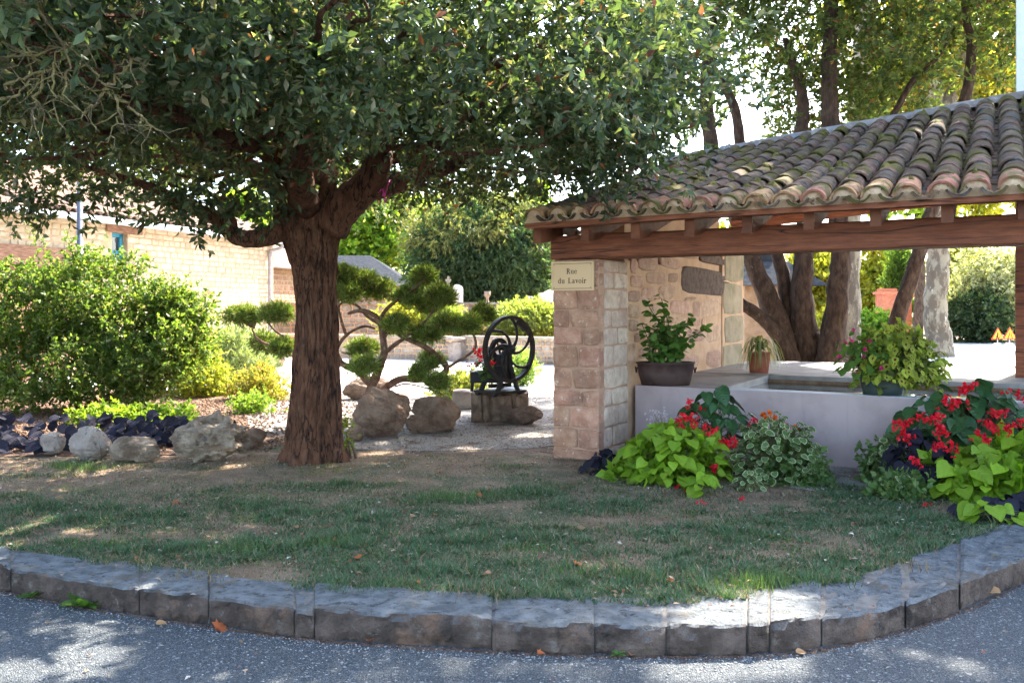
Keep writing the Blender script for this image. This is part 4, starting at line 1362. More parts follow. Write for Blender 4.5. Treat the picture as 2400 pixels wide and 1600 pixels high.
rock("small grey stone at the foot of the oak", 829, 1035, 40, 40, MT['boulder'], 9, .8)
rock("dark wedge-shaped rock leaning at the stone pedestal", 1228, 997, 92, 46, MT['darkstone'], 10, .6, cuts=8)
rock("brown block of stone under the pruned pine trunk", 850, 938, 112, 58, MT['boulder'], 11, .6, cuts=10)
rock("pale round stone among the feathery shrubs", 636, 862, 56, 38, MT['boulder'], 12, .7)
rock("fist-sized pale pebble lying against the kerb on the road", 2024, 1515, 26, 24, MT['pale_stone'], 13, .9, name="pebble")["group"] = "road pebbles"
pb = [o for o in COL.objects if o.name.startswith("pebble")][0]
pp = G(2024, 1492, ROAD_Z); pb.location = (pp.x, pp.y, ROAD_Z); pb["category"] = "pebble"

# ================================================================== MACHINE ON ITS PEDESTAL
MT['ped'] = pmat('pedestal_stone', (.13, .085, .058), (.24, .165, .115), 8, .92, .9, 30, .02, patches=[((.08, .06, .045), 5, .55, .68), ((.13, .11, .05), 3, .62, .74)], rnd=.15)
ped = thing("pedestal", P(1170, 990, 10.9), "low pedestal of dressed stone blocks under the iron flywheel", "pedestal")
ped.location.z = 0
cx0 = 10.76
for (a, b, m_) in ((1103, 1131, 'ped'), (1131.5, 1149, 'ped'), (1149.5, 1205, 'ped'), (1205.5, 1240, 'ped')):
    p0 = P(a, 990, cx0); p1 = P(b, 990, cx0)
    stone(ped, SQ_UNITS, int(a), MT[m_], Vector(((p0.x + p1.x) / 2, cx0 + .28, .185)), (1, 0), (0, -1), p1.x - p0.x - .002, .388, .6, 0, "block")
q0_, q1_ = P(1104, 990, cx0), P(1239, 990, cx0)
mb = MB(); mb.box(((q0_.x + q1_.x) / 2, cx0 + .29, .18), (q1_.x - q0_.x, .55, .37)); _putw("core", mb.mesh("core"), MT['ped'], ped)
mc = thing("flywheel_machine", P(1180, 921, 10.9), "black cast iron machine with large curved-spoke flywheel on stone pedestal", "machine")
n_ = Vector((.67, -.742, 0)).normalized(); e1 = Vector((n_.y * -1, n_.x, 0)); e1 = Vector((.742, .67, 0)).normalized(); ez = Vector((0, 0, 1))
WC = P(1194, 818, 10.62)
def wheel_pt(c, r_, a, off=0): return c + (e1 * math.cos(a) + ez * math.sin(a)) * r_ + n_ * off
def rim(mb, c, r1, r0, th, n=48, a0=0, a1=2 * math.pi):
    V, Fc = [], []
    for i in range(n + 1):
        a = a0 + (a1 - a0) * i / n
        for (q, o_) in ((r1, th / 2), (r1, -th / 2), (r0, -th / 2), (r0, th / 2)):
            V.append(wheel_pt(c, q, a, o_))
    for i in range(n):
        for k in range(4):
            Fc.append((i * 4 + k, i * 4 + (k + 1) % 4, (i + 1) * 4 + (k + 1) % 4, (i + 1) * 4 + k))
    Fc += [(3, 2, 1, 0), tuple(n * 4 + k for k in range(4))]
    mb.add(V, Fc)
mb = MB(); rim(mb, WC, .418, .377, .055); fly = _putw("flywheel", mb.mesh("flywheel"), MT['iron'], mc)
for k in range(6):
    a0 = math.radians(30 + 60 * k)
    path = [wheel_pt(WC, .05 + .335 * t, a0 + 1.15 * (t ** .9) * 1.0 - .2, 0) for t in np.linspace(0, 1, 12)]
    mb = MB(); mb.tube(path, lerp_list([.024, .015, .02], 12), 8); _putw("spoke", mb.mesh("spoke", True), MT['iron'], fly)
mb = MB(); rim(mb, WC, .385, .325, .05, 12, math.radians(42), math.radians(68)); _putw("counterweight", mb.mesh("counterweight"), MT['iron'], fly)
mb = MB(); mb.tube([WC + n_ * .05, WC - n_ * .05], .06, 16); _putw("hub", mb.mesh("hub", True), MT['iron'], fly)
mb = MB(); mb.tube([WC + n_ * .08, WC - n_ * .42], .022, 10); _putw("axle", mb.mesh("axle", True), MT['iron'], mc)
SCN = WC - n_ * .2
mb = MB(); rim(mb, SCN, .135, .085, .05, 32); sm = _putw("pulley", mb.mesh("pulley"), MT['iron'], mc)
for k in range(4):
    a = math.radians(20 + 90 * k)
    mb = MB(); mb.tube([wheel_pt(SCN, .02, a), wheel_pt(SCN, .1, a)], .013, 6); _putw("spoke", mb.mesh("spoke"), MT['iron'], sm)
bz = .385
fc = WC - n_ * .1
for sgn, off in ((0, -.03), (1, -.34)):
    c0 = WC + n_ * off
    for s_ in (-1, 1):
        foot = Vector((c0.x, c0.y, bz)) + e1 * s_ * .19
        mb = MB(); mb.tube(smooth_path([c0 + e1 * s_ * .02, c0.lerp(foot, .45) - e1 * s_ * .035, c0.lerp(foot, .85) - e1 * s_ * .02, foot, foot + e1 * s_ * .06], 3), [.032] * 10 + [.036] * 3, 6)
        _putw("leg", mb.mesh("leg"), MT['iron'], mc)
mb = MB(); cc = Vector((fc.x, fc.y, 0)) - n_ * .08
RM = Matrix((e1, -n_, ez)).transposed()
mb.box(cc + ez * .62, (.2, .26, .2), RM); mb.tube([cc + ez * .72, cc + ez * .86], [.09, .075], 12); mb.box(cc + ez * .47, (.34, .06, .05), RM)
_putw("body", mb.mesh("body"), MT['iron'], mc)
mb = MB(); mb.box(cc + ez * (bz + .014), (.52, .42, .026), RM); _putw("base_plate", mb.mesh("base_plate"), MT['iron'], mc)
mb = MB(); mb.box(P(1140, 883, 10.85) + Vector((0, 0, 0)), (.40, .22, .14)); _putw("trough", mb.mesh("trough"), MT['iron'], mc)
mb = MB()
for dx in (-.17, .17): mb.tube([P(1140, 890, 10.85) + Vector((dx, 0, 0)), Vector((P(1140, 890, 10.85).x + dx * 1.1, 10.85, bz))], .02, 6)
_putw("trough_leg", mb.mesh("trough_leg"), MT['iron'], mc)

tr = thing("stone_trough", P(1083, 962, 12.2), "small yellowish stone trough with flowers beside the pedestal", "planter")
tr.location.z = 0
c = P(1083, 940, 12.2)
stone(tr, SQ_UNITS, 4, MT['pale_stone'], Vector((c.x, 12.3, .13)), (1, 0), (0, -1), .30, .28, .3, 0, "trough")

# ================================================================== TREES
def limb(name, parent, mat, pts, rad, n=9, k=5, noise_=.06, seed=0, sm=True):
    path = smooth_path(pts, k)
    r_ = lerp_list(rad, len(path))
    q = np.array([tuple(p) for p in path])
    w = (np.stack([fnoise(q * 4 + 11 * i, seed + i, 2) for i in range(3)], 1) - .5) * np.array(r_)[:, None] * .5
    path = [Vector(a) for a in q + w]
    V, Fc = tube(path, r_, n, noise_, seed)
    return _putw(name, mesh_np(name, np.array(V), Fc, sm), mat, parent)

# gaps in the crowns through which the sun reaches these spots (x, y, z, rx, ry)
def gp(px, py, rx, ry, z=0.0):
    g_ = G(px, py, z); return (g_.x, g_.y, z, rx, ry)
SPOTS = [gp(1730, 1425, .34, .16), gp(1800, 1385, .28, .12), gp(1720, 1578, .32, .10, -.14), gp(60, 1575, .34, .14, -.14), gp(190, 1545, .26, .10, -.14), gp(250, 1475, .2, .07, -.14), gp(25, 1480, .15, .07, -.14),
         gp(160, 1222, .2, .1), gp(30, 1250, .25, .1), gp(200, 1105, .2, .12), gp(550, 1092, .2, .1), gp(50, 1268, .2, .1), gp(2280, 1530, .3, .12, -.14), gp(900, 1060, .2, .1), gp(1100, 1050, .3, .12), gp(620, 1000, .5, .3), gp(1240, 1020, .25, .25)]
SPOTS += [(*W(u_, v_)[:2], .65, .46, .46) for (u_, v_) in ((1.6, 4.6), (2.3, 3.9), (2.9, 4.8), (3.3, 4.1), (3.9, 4.6), (4.4, 4.0), (1.1, 5.2), (4.6, 5.0))]
SPOTS += [(*W(u_, v_)[:2], z_, .16, .16) for (u_, v_, z_) in ((1.0, 1.4, 2.7), (1.6, .1, 2.3), (2.6, 2.2, 3.0))]
def sunny(t):
    k = np.ones(len(t), bool)
    for (x, y, z, rx, ry) in SPOTS:
        q = (t[:, 2] - z) / SUNV.z
        gx, gy = t[:, 0] - SUNV.x * q, t[:, 1] - SUNV.y * q
        k &= ~(((gx - x) / (rx + .07)) ** 2 + ((gy - y) / (ry + .07)) ** 2 < 1)
    return k

# ---- the holm oak
oak = thing("holm_oak", G(731, 1078), "large dark evergreen oak with thick furrowed brown trunk and broad crown", "tree")
OYd = 8.07
ctr = [(731, 1100, .36), (731, 1078, .315), (732, 1045, .268), (734, 1000, .252), (738, 925, .238), (740, 850, .236), (743, 780, .217), (743, 720, .208), (739, 665, .216), (735, 620, .235), (728, 575, .272), (724, 540, .312), (728, 505, .33), (733, 470, .27), (738, 430, .20)]
NR, NS = 210, 120
t_ = np.linspace(0, len(ctr) - 1, NR)
cpx = np.interp(t_, range(len(ctr)), [c[0] for c in ctr]); cpy = np.interp(t_, range(len(ctr)), [c[1] for c in ctr]); cr = np.interp(t_, range(len(ctr)), [c[2] for c in ctr]) * .91
V = []
for i in range(NR):
    c = P(cpx[i], cpy[i], OYd)
    low = max(0, 1 - (c.z / .8)) ; hi = max(0, (c.z - 1.7) / .7)
    for k in range(NS):
        a = 2 * math.pi * k / NS
        f = 1 + (.05 + .13 * low + .05 * hi) * math.cos(4 * a + .6 + c.z * .35) + (.04 + .08 * low) * math.cos(7 * a + 1.3 - c.z * .5) + .025 * math.cos(13 * a + c.z * 1.2)
        V.append((c.x + math.cos(a) * cr[i] * f, c.y + math.sin(a) * cr[i] * f * .95, c.z))
V = np.array(V)
A = np.arctan2(V[:, 1] - OYd, V[:, 0] - V[:, 0].mean())
nz = (fnoise(np.stack([np.cos(A) * 7, np.sin(A) * 7, V[:, 2] * 1.6], 1), 2, 4) - .5) * .05 + (fnoise(np.stack([np.cos(A) * 18, np.sin(A) * 18, V[:, 2] * 4], 1), 5, 3) - .5) * .03
rad = V.copy(); rad[:, 0] -= np.repeat([P(a, b, OYd).x for a, b in zip(cpx, cpy)], NS); rad[:, 1] -= OYd; rad[:, 2] = 0
rg = np.abs(fnoise(np.stack([np.cos(A) * 15, np.sin(A) * 15, V[:, 2] * 2.2], 1), 8, 3) - .5)
nz = nz - np.clip(.10 - rg, 0, 1) * .26 + (vnoise(np.stack([np.cos(A) * 40, np.sin(A) * 40, V[:, 2] * 9], 1), 6) - .5) * .012
V += nrm(rad) * nz[:, None]
i, k = np.meshgrid(np.arange(NR - 1), np.arange(NS), indexing='ij')
Fq = np.stack([i * NS + k, i * NS + (k + 1) % NS, (i + 1) * NS + (k + 1) % NS, (i + 1) * NS + k], -1).reshape(-1, 4)
_putw("trunk", mesh_np("trunk", V, Fq, True), MT['bark'], oak)
OL = [
 ([(760, 520, 7.98), (815, 472, 7.93), (862, 430, 7.9), (886, 370, 7.85), (890, 300, 7.8), (875, 190, 7.6)], [.19, .165, .145, .125, .10, .06]),
 ([(850, 450, 7.95), (925, 428, 8.1), (1000, 408, 8.3), (1080, 380, 8.5), (1190, 330, 8.7), (1300, 260, 8.8)], [.11, .095, .08, .065, .045, .02]),
 ([(672, 540, 7.95), (605, 560, 7.85), (552, 552, 7.8), (512, 515, 7.75), (475, 498, 7.7), (420, 468, 7.6), (330, 430, 7.4), (200, 390, 7.2)], [.10, .085, .08, .072, .062, .05, .035, .015]),
 ([(548, 548, 7.8), (545, 520, 7.75), (530, 500, 7.72), (512, 497, 7.7)], [.045, .04, .035, .03]),
 ([(690, 510, 8.0), (662, 420, 7.8), (625, 340, 7.5), (570, 250, 7.2), (480, 150, 7.0)], [.17, .13, .10, .075, .04]),
 ([(735, 470, 8.1), (745, 380, 8.3), (765, 250, 8.6), (800, 100, 8.9), (820, -150, 9.0)], [.2, .16, .12, .09, .05]),
 ([(715, 480, 7.85), (700, 390, 7.2), (655, 240, 6.4), (590, 60, 5.7), (540, -150, 5.3)], [.14, .10, .075, .05, .03]),
 ([(700, 480, 8.2), (560, 380, 9.0), (380, 340, 9.6), (220, 300, 10.0), (60, 280, 10.2)], [.12, .09, .07, .05, .02]),
 ([(640, 360, 7.5), (450, 300, 7.0), (250, 270, 6.5), (110, 265, 6.3), (-80, 250, 6.0)], [.08, .07, .055, .045, .02]),
 ([(880, 350, 7.85), (980, 260, 7.4), (1100, 180, 6.9), (1250, 120, 6.5)], [.08, .065, .045, .02]),
]
for q, (pts, rd) in enumerate(OL):
    limb("limb", oak, MT['bark'], [P(*p) for p in pts], rd, 11, 6, .07, q)
# crown
r = rng(77)
def oak_bottom(p):
    x, y = p[:, 0], p[:, 1]
    d = np.hypot(x + 1.9, y - 8.0)
    b = 2.62 + .38 * (vnoise(np.stack([x * .9, y * .9, x * 0], 1), 3) - .5)
    b = b + .10 * np.clip((-x - 2.6) / 1.5, 0, 1) + .45 * np.clip(1 - d / 1.3, 0, 1)
    return b + .10 * np.clip((x - .2) / 1.5, 0, 1)
cl = []
while len(cl) < 840:
    p = np.array([-1.75 + 4.9 * (r.random() * 2 - 1), 7.6 + 4.1 * (r.random() * 2 - 1), 0])
    dx = (p[0] + 1.75) / (4.9 if p[0] < -1.75 else (3.25 if p[1] > 6.5 else 2.5))
    e = dx ** 2 + ((p[1] - 7.6) / 4.1) ** 2
    if e > 1: continue
    zb = oak_bottom(p[None])[0] + .28
    zt = 2.9 + 4.2 * math.sqrt(1 - e) + .2
    p[2] = zb + (zt - zb) * (r.random() ** (2.0 if r.random() < .6 else .8))
    # leave the fork open toward the viewer
    if abs(p[0] + 1.75) < .95 and p[1] < 8.3 and p[2] < 2.62: continue
    if vnoise([p * 1.1 + 3], 12)[0] < .30: continue
    cl.append(p)
cl = np.array(cl)
OAKP = [(.052, .082, .042, 4), (.076, .110, .054, 4), (.105, .132, .070, 2.4), (.20, .19, .12, 1.2), (.13, .05, .03, .3)]
foliage("crown", oak, MT['oak_leaf'], cl, .42, 22, 11, .076, .034, OAKP, 78, flat=.75, tl=.2, up=-.02,
        keep=lambda t: (t[:, 2] > oak_bottom(t) - .12) & sunny(t))
r = rng(82)
cf = np.stack([-3.6 + 4.6 * r.random(150), 5.0 + 2.4 * r.random(150), 2.75 + 1.1 * r.random(150) ** 1.3], 1)
cf = cf[(np.abs(cf[:, 0] + 1.75) > .5) | (cf[:, 2] > 2.95)]
foliage("front_foliage", oak, MT['oak_leaf'], cf, .40, 22, 11, .072, .032, OAKP, 83, flat=.7, tl=.2, up=-.1, keep=sunny)
# leafy sprays that hang in front of the house and over the roof
hang = [P(x, y, Y) for (x, y, Y) in ((60, 470, 7.5), (150, 480, 7.8), (230, 455, 7.6), (30, 500, 7.9), (300, 450, 7.6), (430, 510, 7.5), (455, 470, 7.4), (480, 440, 7.3), (590, 470, 7.7), (630, 500, 7.75), (560, 450, 7.5), (400, 480, 7.4),
        (1100, 440, 8.4), (1180, 455, 8.6), (1230, 430, 8.3), (1300, 410, 8.2), (1360, 400, 8.0), (1440, 390, 7.7), (1490, 360, 7.5), (1420, 440, 7.3), (990, 440, 8.6), (640, 420, 7.2), (600, 400, 7.0), (760, 340, 7.0), (1520, 280, 7.5), (1540, 200, 7.6))]
foliage("hanging_spray", oak, MT['oak_leaf'], np.array([tuple(h) for h in hang]), .30, 20, 9, .078, .034, OAKP, 79, flat=.55, tl=.2, up=-.25)
# inner branchlets
mb = MB(); r = rng(80)
for q in range(230):
    c = cl[int(r.integers(len(cl)))]
    a = Vector((-1.75 + (c[0] + 1.75) * .45, 7.9 + (c[1] - 7.9) * .45, min(c[2], 2.6 + (c[2] - 2.6) * .6)))
    b = Vector(c) + Vector(r.normal(size=3)) * .2
    m1 = a.lerp(b, .4) + Vector(r.normal(size=3)) * .18; m2 = a.lerp(b, .75) + Vector(r.normal(size=3)) * .14
    mb.tube(smooth_path([a, m1, m2, b], 3), lerp_list([.028, .02, .012, .004], 10), 5)
_putw("branchlet", mb.mesh("branchlet"), MT['bark'], oak, kind="stuff")
# bare lichen-covered twigs, upper left
r = rng(81)
TW = [[(0, 95, 4.3), (100, 150, 4.3), (200, 200, 4.4), (285, 235, 4.5)], [(90, 0, 4.1), (120, 90, 5.05), (200, 160, 4.3), (250, 200, 4.4), (260, 225, 4.4)], [(0, 205, 4.2), (60, 180, 4.2), (120, 160, 4.2), (130, 150, 4.2)],
      [(0, 240, 4.2), (40, 225, 4.2), (75, 190, 4.2), (100, 170, 4.2)], [(130, 150, 4.2), (128, 210, 4.2), (122, 280, 4.2)], [(250, 200, 4.4), (300, 160, 4.4), (305, 140, 4.4), (265, 160, 4.4)], [(270, 220, 4.4), (278, 270, 4.4), (250, 325, 4.4)],
      [(0, 15, 4.1), (60, 10, 4.1), (100, 0, 4.1)], [(90, 20, 4.1), (160, 130, 4.2), (155, 190, 4.2), (140, 240, 4.2)], [(0, 135, 4.2), (70, 130, 4.2), (150, 110, 4.2), (215, 100, 4.2)], [(255, 205, 4.4), (225, 245, 4.4), (200, 265, 4.4)],
      [(310, 30, 4.3), (345, 10, 4.3), (360, -20, 4.3)], [(40, 10, 4.1), (70, 60, 4.1), (60, 110, 4.1), (90, 125, 4.1)], [(100, 170, 4.2), (85, 240, 4.2), (78, 285, 4.2)], [(285, 235, 4.5), (330, 270, 4.5), (375, 310, 4.5)]]
for q, pts in enumerate(TW):
    mb = MB()
    pp_ = [P(*p) for p in pts]
    path = smooth_path(pp_, 5)
    path = [p + Vector(r.normal(size=3)) * .008 for p in path]
    mb.tube(path, lerp_list([.0075, .0055, .003], len(path)), 6, .25, q)
    for s_ in range(7):
        k = int(r.integers(2, len(path) - 1))
        d = Vector(r.normal(size=3)).normalized() * (.08 + .1 * r.random()); d.z -= .04
        mb.tube([path[k], path[k] + d * .35 + Vector(r.normal(size=3)) * .012, path[k] + d * .7 + Vector(r.normal(size=3)) * .014, path[k] + d], [.0038, .003, .0022, .0012], 5)
    _putw("dead_twig", mb.mesh("dead_twig"), MT['twig'], oak)
rb = MB(); c = P(900, 452, 7.8)
for q, (dx, dz, l) in enumerate(((-.03, -.02, 1), (.03, -.10, 1), (.012, -.05, 1))):
    a = c + Vector((0, -.12, .02)); b = c + Vector((dx, -.13, dz))
    m = a.lerp(b, .5) + Vector((.01, -.01, .015))
    w = Vector((.006, 0, .004))
    rb.add([a - w, m - w, b - w, b + w, m + w, a + w] + [p + Vector((0, .002, 0)) for p in (a - w, m - w, b - w, b + w, m + w, a + w)], [(0, 1, 4, 5), (1, 2, 3, 4), (6, 7, 10, 11), (7, 8, 9, 10)])
rb.tube([c + Vector((0, .12, 0)) + Vector((math.cos(a) * .03 + .02, math.sin(a) * .112, math.cos(a) * .105 + .035)) for a in np.linspace(0, 2 * math.pi, 15)], .006, 5, cap=False)
_putw("ribbon", rb.mesh("ribbon"), MT['ribbon'], None, label="magenta ribbon tied round the oak's right limb", cat="ribbon")

# ---- trees behind the washhouse
BACKP = [(.06, .095, .034, 3), (.085, .125, .042, 3), (.13, .155, .055, 1.4), (.15, .09, .04, .5)]
def stems_tree(name, label, base, stems, clumps, crad, twigs, per, L, Wd, pal, mat, seed, lmat_=None, keep=None, group="trees behind the washhouse"):
    t = thing(name, base, label, "tree", group)
    for q, (pts, rd) in enumerate(stems):
        limb("trunk", t, mat, [P(*p) if len(p) == 3 else p for p in pts], rd, 11, 6, .07, seed + q)
    foliage("crown", t, lmat_ or MT['leaf'], clumps, crad, twigs, per, L, Wd, pal, seed + 50, flat=.7, tl=.22, keep=keep)
    return t
def blob(c, rad, n, seed, zmin):
    q = ell_clumps(c, rad, n * 2, seed, (.25, 1.0), -1)
    q = q[q[:, 2] > zmin][:n]
    return q
# keep the sky hole above the ridge clear
def not_hole(t):
    px = 1200 + t[:, 0] / t[:, 1] * F; py = HOR - (t[:, 2] - CH) / t[:, 1] * F
    h1 = ((px - 1745) / 50) ** 2 + ((py - 285) / 58) ** 2 < 1
    h2 = ((px - 1640) / 25) ** 2 + ((py - 335) / 28) ** 2 < 1
    h3 = (py > 300) & (px < 1560)
    return ~(h1 | h2 | h3) & (t[:, 2] > 3.6) & sunny(t)
stems_tree("holm_oak", "multi-stemmed dark oak leaning left behind the washhouse basin", P(1870, 930, 14), [
    ([(1878, 935, 14), (1850, 830, 14), (1805, 715, 14), (1765, 610, 14), (1712, 470, 13.9), (1668, 350, 13.8), (1655, 200, 13.8), (1668, 60, 13.8), (1650, -150, 13.8)], [.26, .22, .17, .15, .13, .12, .10, .08, .04]),
    ([(1892, 935, 14.1), (1880, 840, 14.1), (1852, 720, 14.1), (1822, 600, 14.1), (1775, 470, 14.1), (1738, 350, 14.2), (1720, 250, 14.2), (1640, 100, 14.2)], [.24, .20, .14, .10, .09, .09, .08, .03]),
    ([(1905, 935, 13.9), (1902, 840, 13.9), (1880, 720, 13.9), (1884, 600, 13.9), (1890, 470, 13.9), (1878, 330, 13.9), (1880, 230, 13.8), (1840, 90, 13.7)], [.30, .25, .19, .15, .13, .11, .09, .04]),
    ([(1880, 900, 13.8), (1830, 800, 13.8), (1780, 740, 13.8), (1730, 705, 13.8), (1690, 650, 13.8)], [.15, .12, .10, .09, .05])],
    np.concatenate([blob((3.4, 14.3, 6.6), (2.6, 2.4, 3.0), 110, 201, 3.9), blob((5.0, 13.2, 7.6), (3.0, 3.2, 2.4), 90, 202, 5.5), blob((5.4, 15.2, 5.0), (1.6, 1.2, .9), 26, 203, 4.0)]), .58, 22, 9, .095, .048, BACKP, MT['bark_grey'], 210, keep=not_hole)
stems_tree("holm_oak", "straight dark twin trunk rising beside the pale plane stem", P(1965, 940, 13.6), [
    ([(1930, 940, 13.6), (1945, 830, 13.6), (1962, 700, 13.6), (1972, 590, 13.6), (1962, 470, 13.5), (1950, 330, 13.5), (1945, 150, 13.5), (1950, -50, 13.4), (1945, -300, 13)], [.26, .20, .17, .16, .15, .14, .12, .09, .04])],
    np.concatenate([blob((5.7, 12.8, 7.4), (3.1, 3.4, 2.6), 100, 221, 4.3), blob((6.2, 10.6, 8.0), (3.0, 2.8, 2.0), 80, 222, 6.0), blob((6.6, 14.6, 5.1), (1.5, 1.2, .8), 24, 223, 4.1)]), .60, 22, 9, .095, .048, BACKP, MT['bark_grey'], 230, keep=not_hole)
stems_tree("young_oak", "thin leaning trunk crossing in front of the brick piers", P(2060, 940, 13), [
    ([(2060, 930, 13), (2085, 800, 13), (2120, 700, 13), (2152, 600, 13), (2190, 470, 13), (2255, 260, 12.9), (2276, 120, 12.9), (2262, 20, 12.9), (2250, -200, 12.8)], [.13, .12, .115, .11, .10, .085, .07, .05, .02]),
    ([(1968, 440, 13.5), (2030, 350, 13.45), (2090, 275, 13.4), (2140, 190, 13.4), (2196, 136, 13.4), (2240, 60, 13.4)], [.06, .055, .05, .045, .035, .02])],
    np.concatenate([blob((6.9, 13.0, 6.4), (2.0, 2.0, 2.6), 60, 241, 4.4), blob((8.2, 12.0, 8.6), (3.0, 3.0, 2.0), 60, 242, 6.2)]), .6, 30, 9, .095, .05, BACKP, MT['bark_grey'], 250, keep=not_hole)
stems_tree("plane_tree", "slender plane with peeling pale bark beside the dark twin trunk", P(1990, 800, 20), [
    ([(1983, 860, 20), (1984, 760, 20), (1985, 640, 20), (1992, 480, 20), (2012, 300, 20), (2022, 120, 20), (2026, 0, 20), (2030, -250, 20)], [.34, .31, .30, .28, .24, .22, .20, .12])],
    blob((8.6, 20, 12.5), (3.6, 3.6, 3.0), 60, 261, 8.8), .9, 24, 8, .17, .13, [(.10, .13, .03, 3), (.16, .17, .04, 2), (.22, .19, .04, 1)], MT['plane_bark'], 270, keep=sunny)
stems_tree("plane_tree", "big mottled plane trunk standing at the sunlit lane", G(2200, 838), [
    ([(2205, 850, 26), (2200, 800, 26), (2192, 740, 26), (2196, 650, 26), (2200, 580, 26), (2198, 400, 26), (2192, 240, 26), (2190, 120, 26), (2180, -100, 26)], [.50, .38, .335, .32, .32, .29, .25, .2, .12]),
    ([(2200, 300, 26), (2235, 200, 26), (2260, 90, 26), (2290, -100, 26)], [.22, .2, .16, .08])],
    np.concatenate([blob((14.0, 27, 11), (4.2, 4, 3.5), 70, 281, 7.4), blob((15, 29, 8.2), (2.4, 3, 1.4), 26, 282, 6.6)]), 1.1, 26, 8, .20, .15, [(.20, .19, .035, 3), (.28, .24, .04, 2), (.14, .16, .03, 2)], MT['plane_bark'], 290)

# ---- farther trees and hedges, each its own thing
def far_tree(name, label, px, Y, top, bot, half, pal, seed, n=70, L=.24, Wd=.17, trunk=True, cat="tree", crad=None, tw=26, up=.15, shell=(.35, 1.0), spread=.9, base_z=0, mat=None, per=7):
    zt = CH - (top - HOR) / F * Y; zb = max(base_z + .05, CH - (bot - HOR) / F * Y)
    w = half / F * Y
    c = Vector((P(px, HOR, Y).x, Y, 0))
    t = thing(name, c, label, cat, "trees and shrubs in the background")
    q = ell_clumps((c.x, c.y, (zt + zb) / 2), (w, w * .8, (zt - zb) / 2), n, seed, shell)
    foliage("crown", t, mat or MT['leaf'], q, crad or max(.3, w * .28), tw, per, L, Wd, pal, seed + 1, flat=.8, tl=L * 2, up=up, spread=spread)
    if trunk:
        limb("trunk", t, MT['bark_grey'], [c, c + Vector((.1, 0, zb * .6 + .3)), c + Vector((-.1, 0, (zb + zt) * .5))], [max(.12, w * .08), w * .06 + .05, .05], 8, 4)
    return t
LIME = [(.18, .28, .03, 3), (.25, .34, .04, 2), (.11, .20, .03, 2)]
YEL = [(.32, .31, .045, 3), (.42, .37, .05, 2), (.22, .26, .04, 2)]
MID = [(.07, .12, .03, 3), (.10, .15, .03, 2), (.05, .08, .025, 2)]
DARK = [(.03, .055, .03, 3), (.045, .075, .035, 2), (.07, .09, .04, 1)]
far_tree("lime_tree", "bright green leafy tree behind the grey barn roof", 880, 52, 415, 640, 120, LIME, 401, 90, .30, .22)
far_tree("lime_tree", "bright green tree left of the oak trunk above the farmhouse roof", 560, 44, 440, 620, 70, LIME, 403, 60, .28, .2)
far_tree("lime_tree", "sunlit tree between yew and washhouse eave", 1262, 50, 405, 640, 36, LIME, 405, 60, .26, .18)
yw = far_tree("weeping_yew", "big dark weeping yew behind the gravestones", 1130, 37, 470, 735, 172, [(.06, .115, .06, 3), (.085, .145, .07, 2), (.12, .16, .08, 1)], 407, 330, .15, .05, True, crad=.46, tw=40, up=-.6, shell=(.86, 1.0), spread=.35, per=9)
foliage("inner_growth", yw, MT['leaf'], ell_clumps((P(1130, HOR, 37).x, 37, 2.9), (2.6, 2.0, 2.3), 120, 408, (.1, .85)), .7, 26, 7, .26, .1, [(.04, .075, .04, 2)], 412, flat=1.0, up=-.4)
foliage("tip_growth", yw, MT['leaf'], ell_clumps((P(1120, HOR, 37).x, 36.6, P(1120, 560, 37).z), (3.0, 2.4, 1.9), 110, 409, (.96, 1.06), -.2), .4, 20, 7, .18, .04, [(.16, .18, .07, 2), (.24, .24, .10, 1)], 410, flat=1.2, up=-.9, spread=.3)
far_tree("hedge_tree", "yellow-green tree seen between kiosk and pale plane stem", 1900, 48, 560, 800, 70, YEL, 411, 70, .22, .17)
far_tree("hedge_tree", "tall golden tree between pale plane and cypress", 2050, 52, 560, 800, 75, YEL, 413, 70, .24, .18)
far_tree("cypress", "slim green cypress column behind the brick piers", 2110, 46, 575, 790, 26, [(.08, .14, .03, 3), (.11, .17, .035, 2)], 415, 70, .2, .06, True, crad=.3, tw=30, up=.9, shell=(.4, 1), spread=.35)
far_tree("hedge_tree", "golden tree behind the big mottled plane trunk", 2235, 50, 560, 790, 60, YEL, 417, 60, .24, .18)
far_tree("grey_bush", "tall silvery grey bush at the right lane edge", 2330, 38, 570, 805, 100, [(.36, .37, .28, 3), (.46, .46, .37, 2), (.18, .20, .13, 2)], 419, 110, .16, .08, False, "shrub", .8, 30)
far_tree("dark_bush", "dark green bush at the foot of the silvery one", 2290, 36.8, 690, 815, 70, DARK, 421, 60, .16, .1, False, "shrub", .55, 26)
far_tree("dark_bush", "dark hedge bush beyond the roadworks triangles", 2400, 40, 660, 812, 70, DARK, 423, 60, .16, .1, False, "shrub", .55, 26)
far_tree("laurel_bush", "bright green bush below the brick piers", 2045, 30, 735, 835, 48, [(.12, .22, .03, 3), (.17, .27, .035, 2)], 425, 50, .14, .08, False, "shrub", .35, 24)
far_tree("yellow_bush", "yellow green bush between kiosk and pale plane", 1935, 27, 745, 850, 40, YEL, 427, 50, .12, .07, False, "shrub", .35, 24)
far_tree("round_bush", "clipped round sunlit bush above the low garden wall", 1240, 24.6, 716, 800, 84, [(.17, .22, .05, 3), (.24, .28, .08, 2), (.30, .28, .16, .6)], 429, 130, .07, .045, False, "shrub", .22, 40, shell=(.8, 1.0), base_z=.5)
far_tree("flower_clump", "purple and orange flower clump left of the round bush", 1095, 24.8, 755, 806, 40, [(.34, .20, .08, 2), (.30, .22, .36, 1.2), (.14, .20, .05, 3)], 431, 50, .06, .05, False, "flowers", .2, 26, base_z=.55)
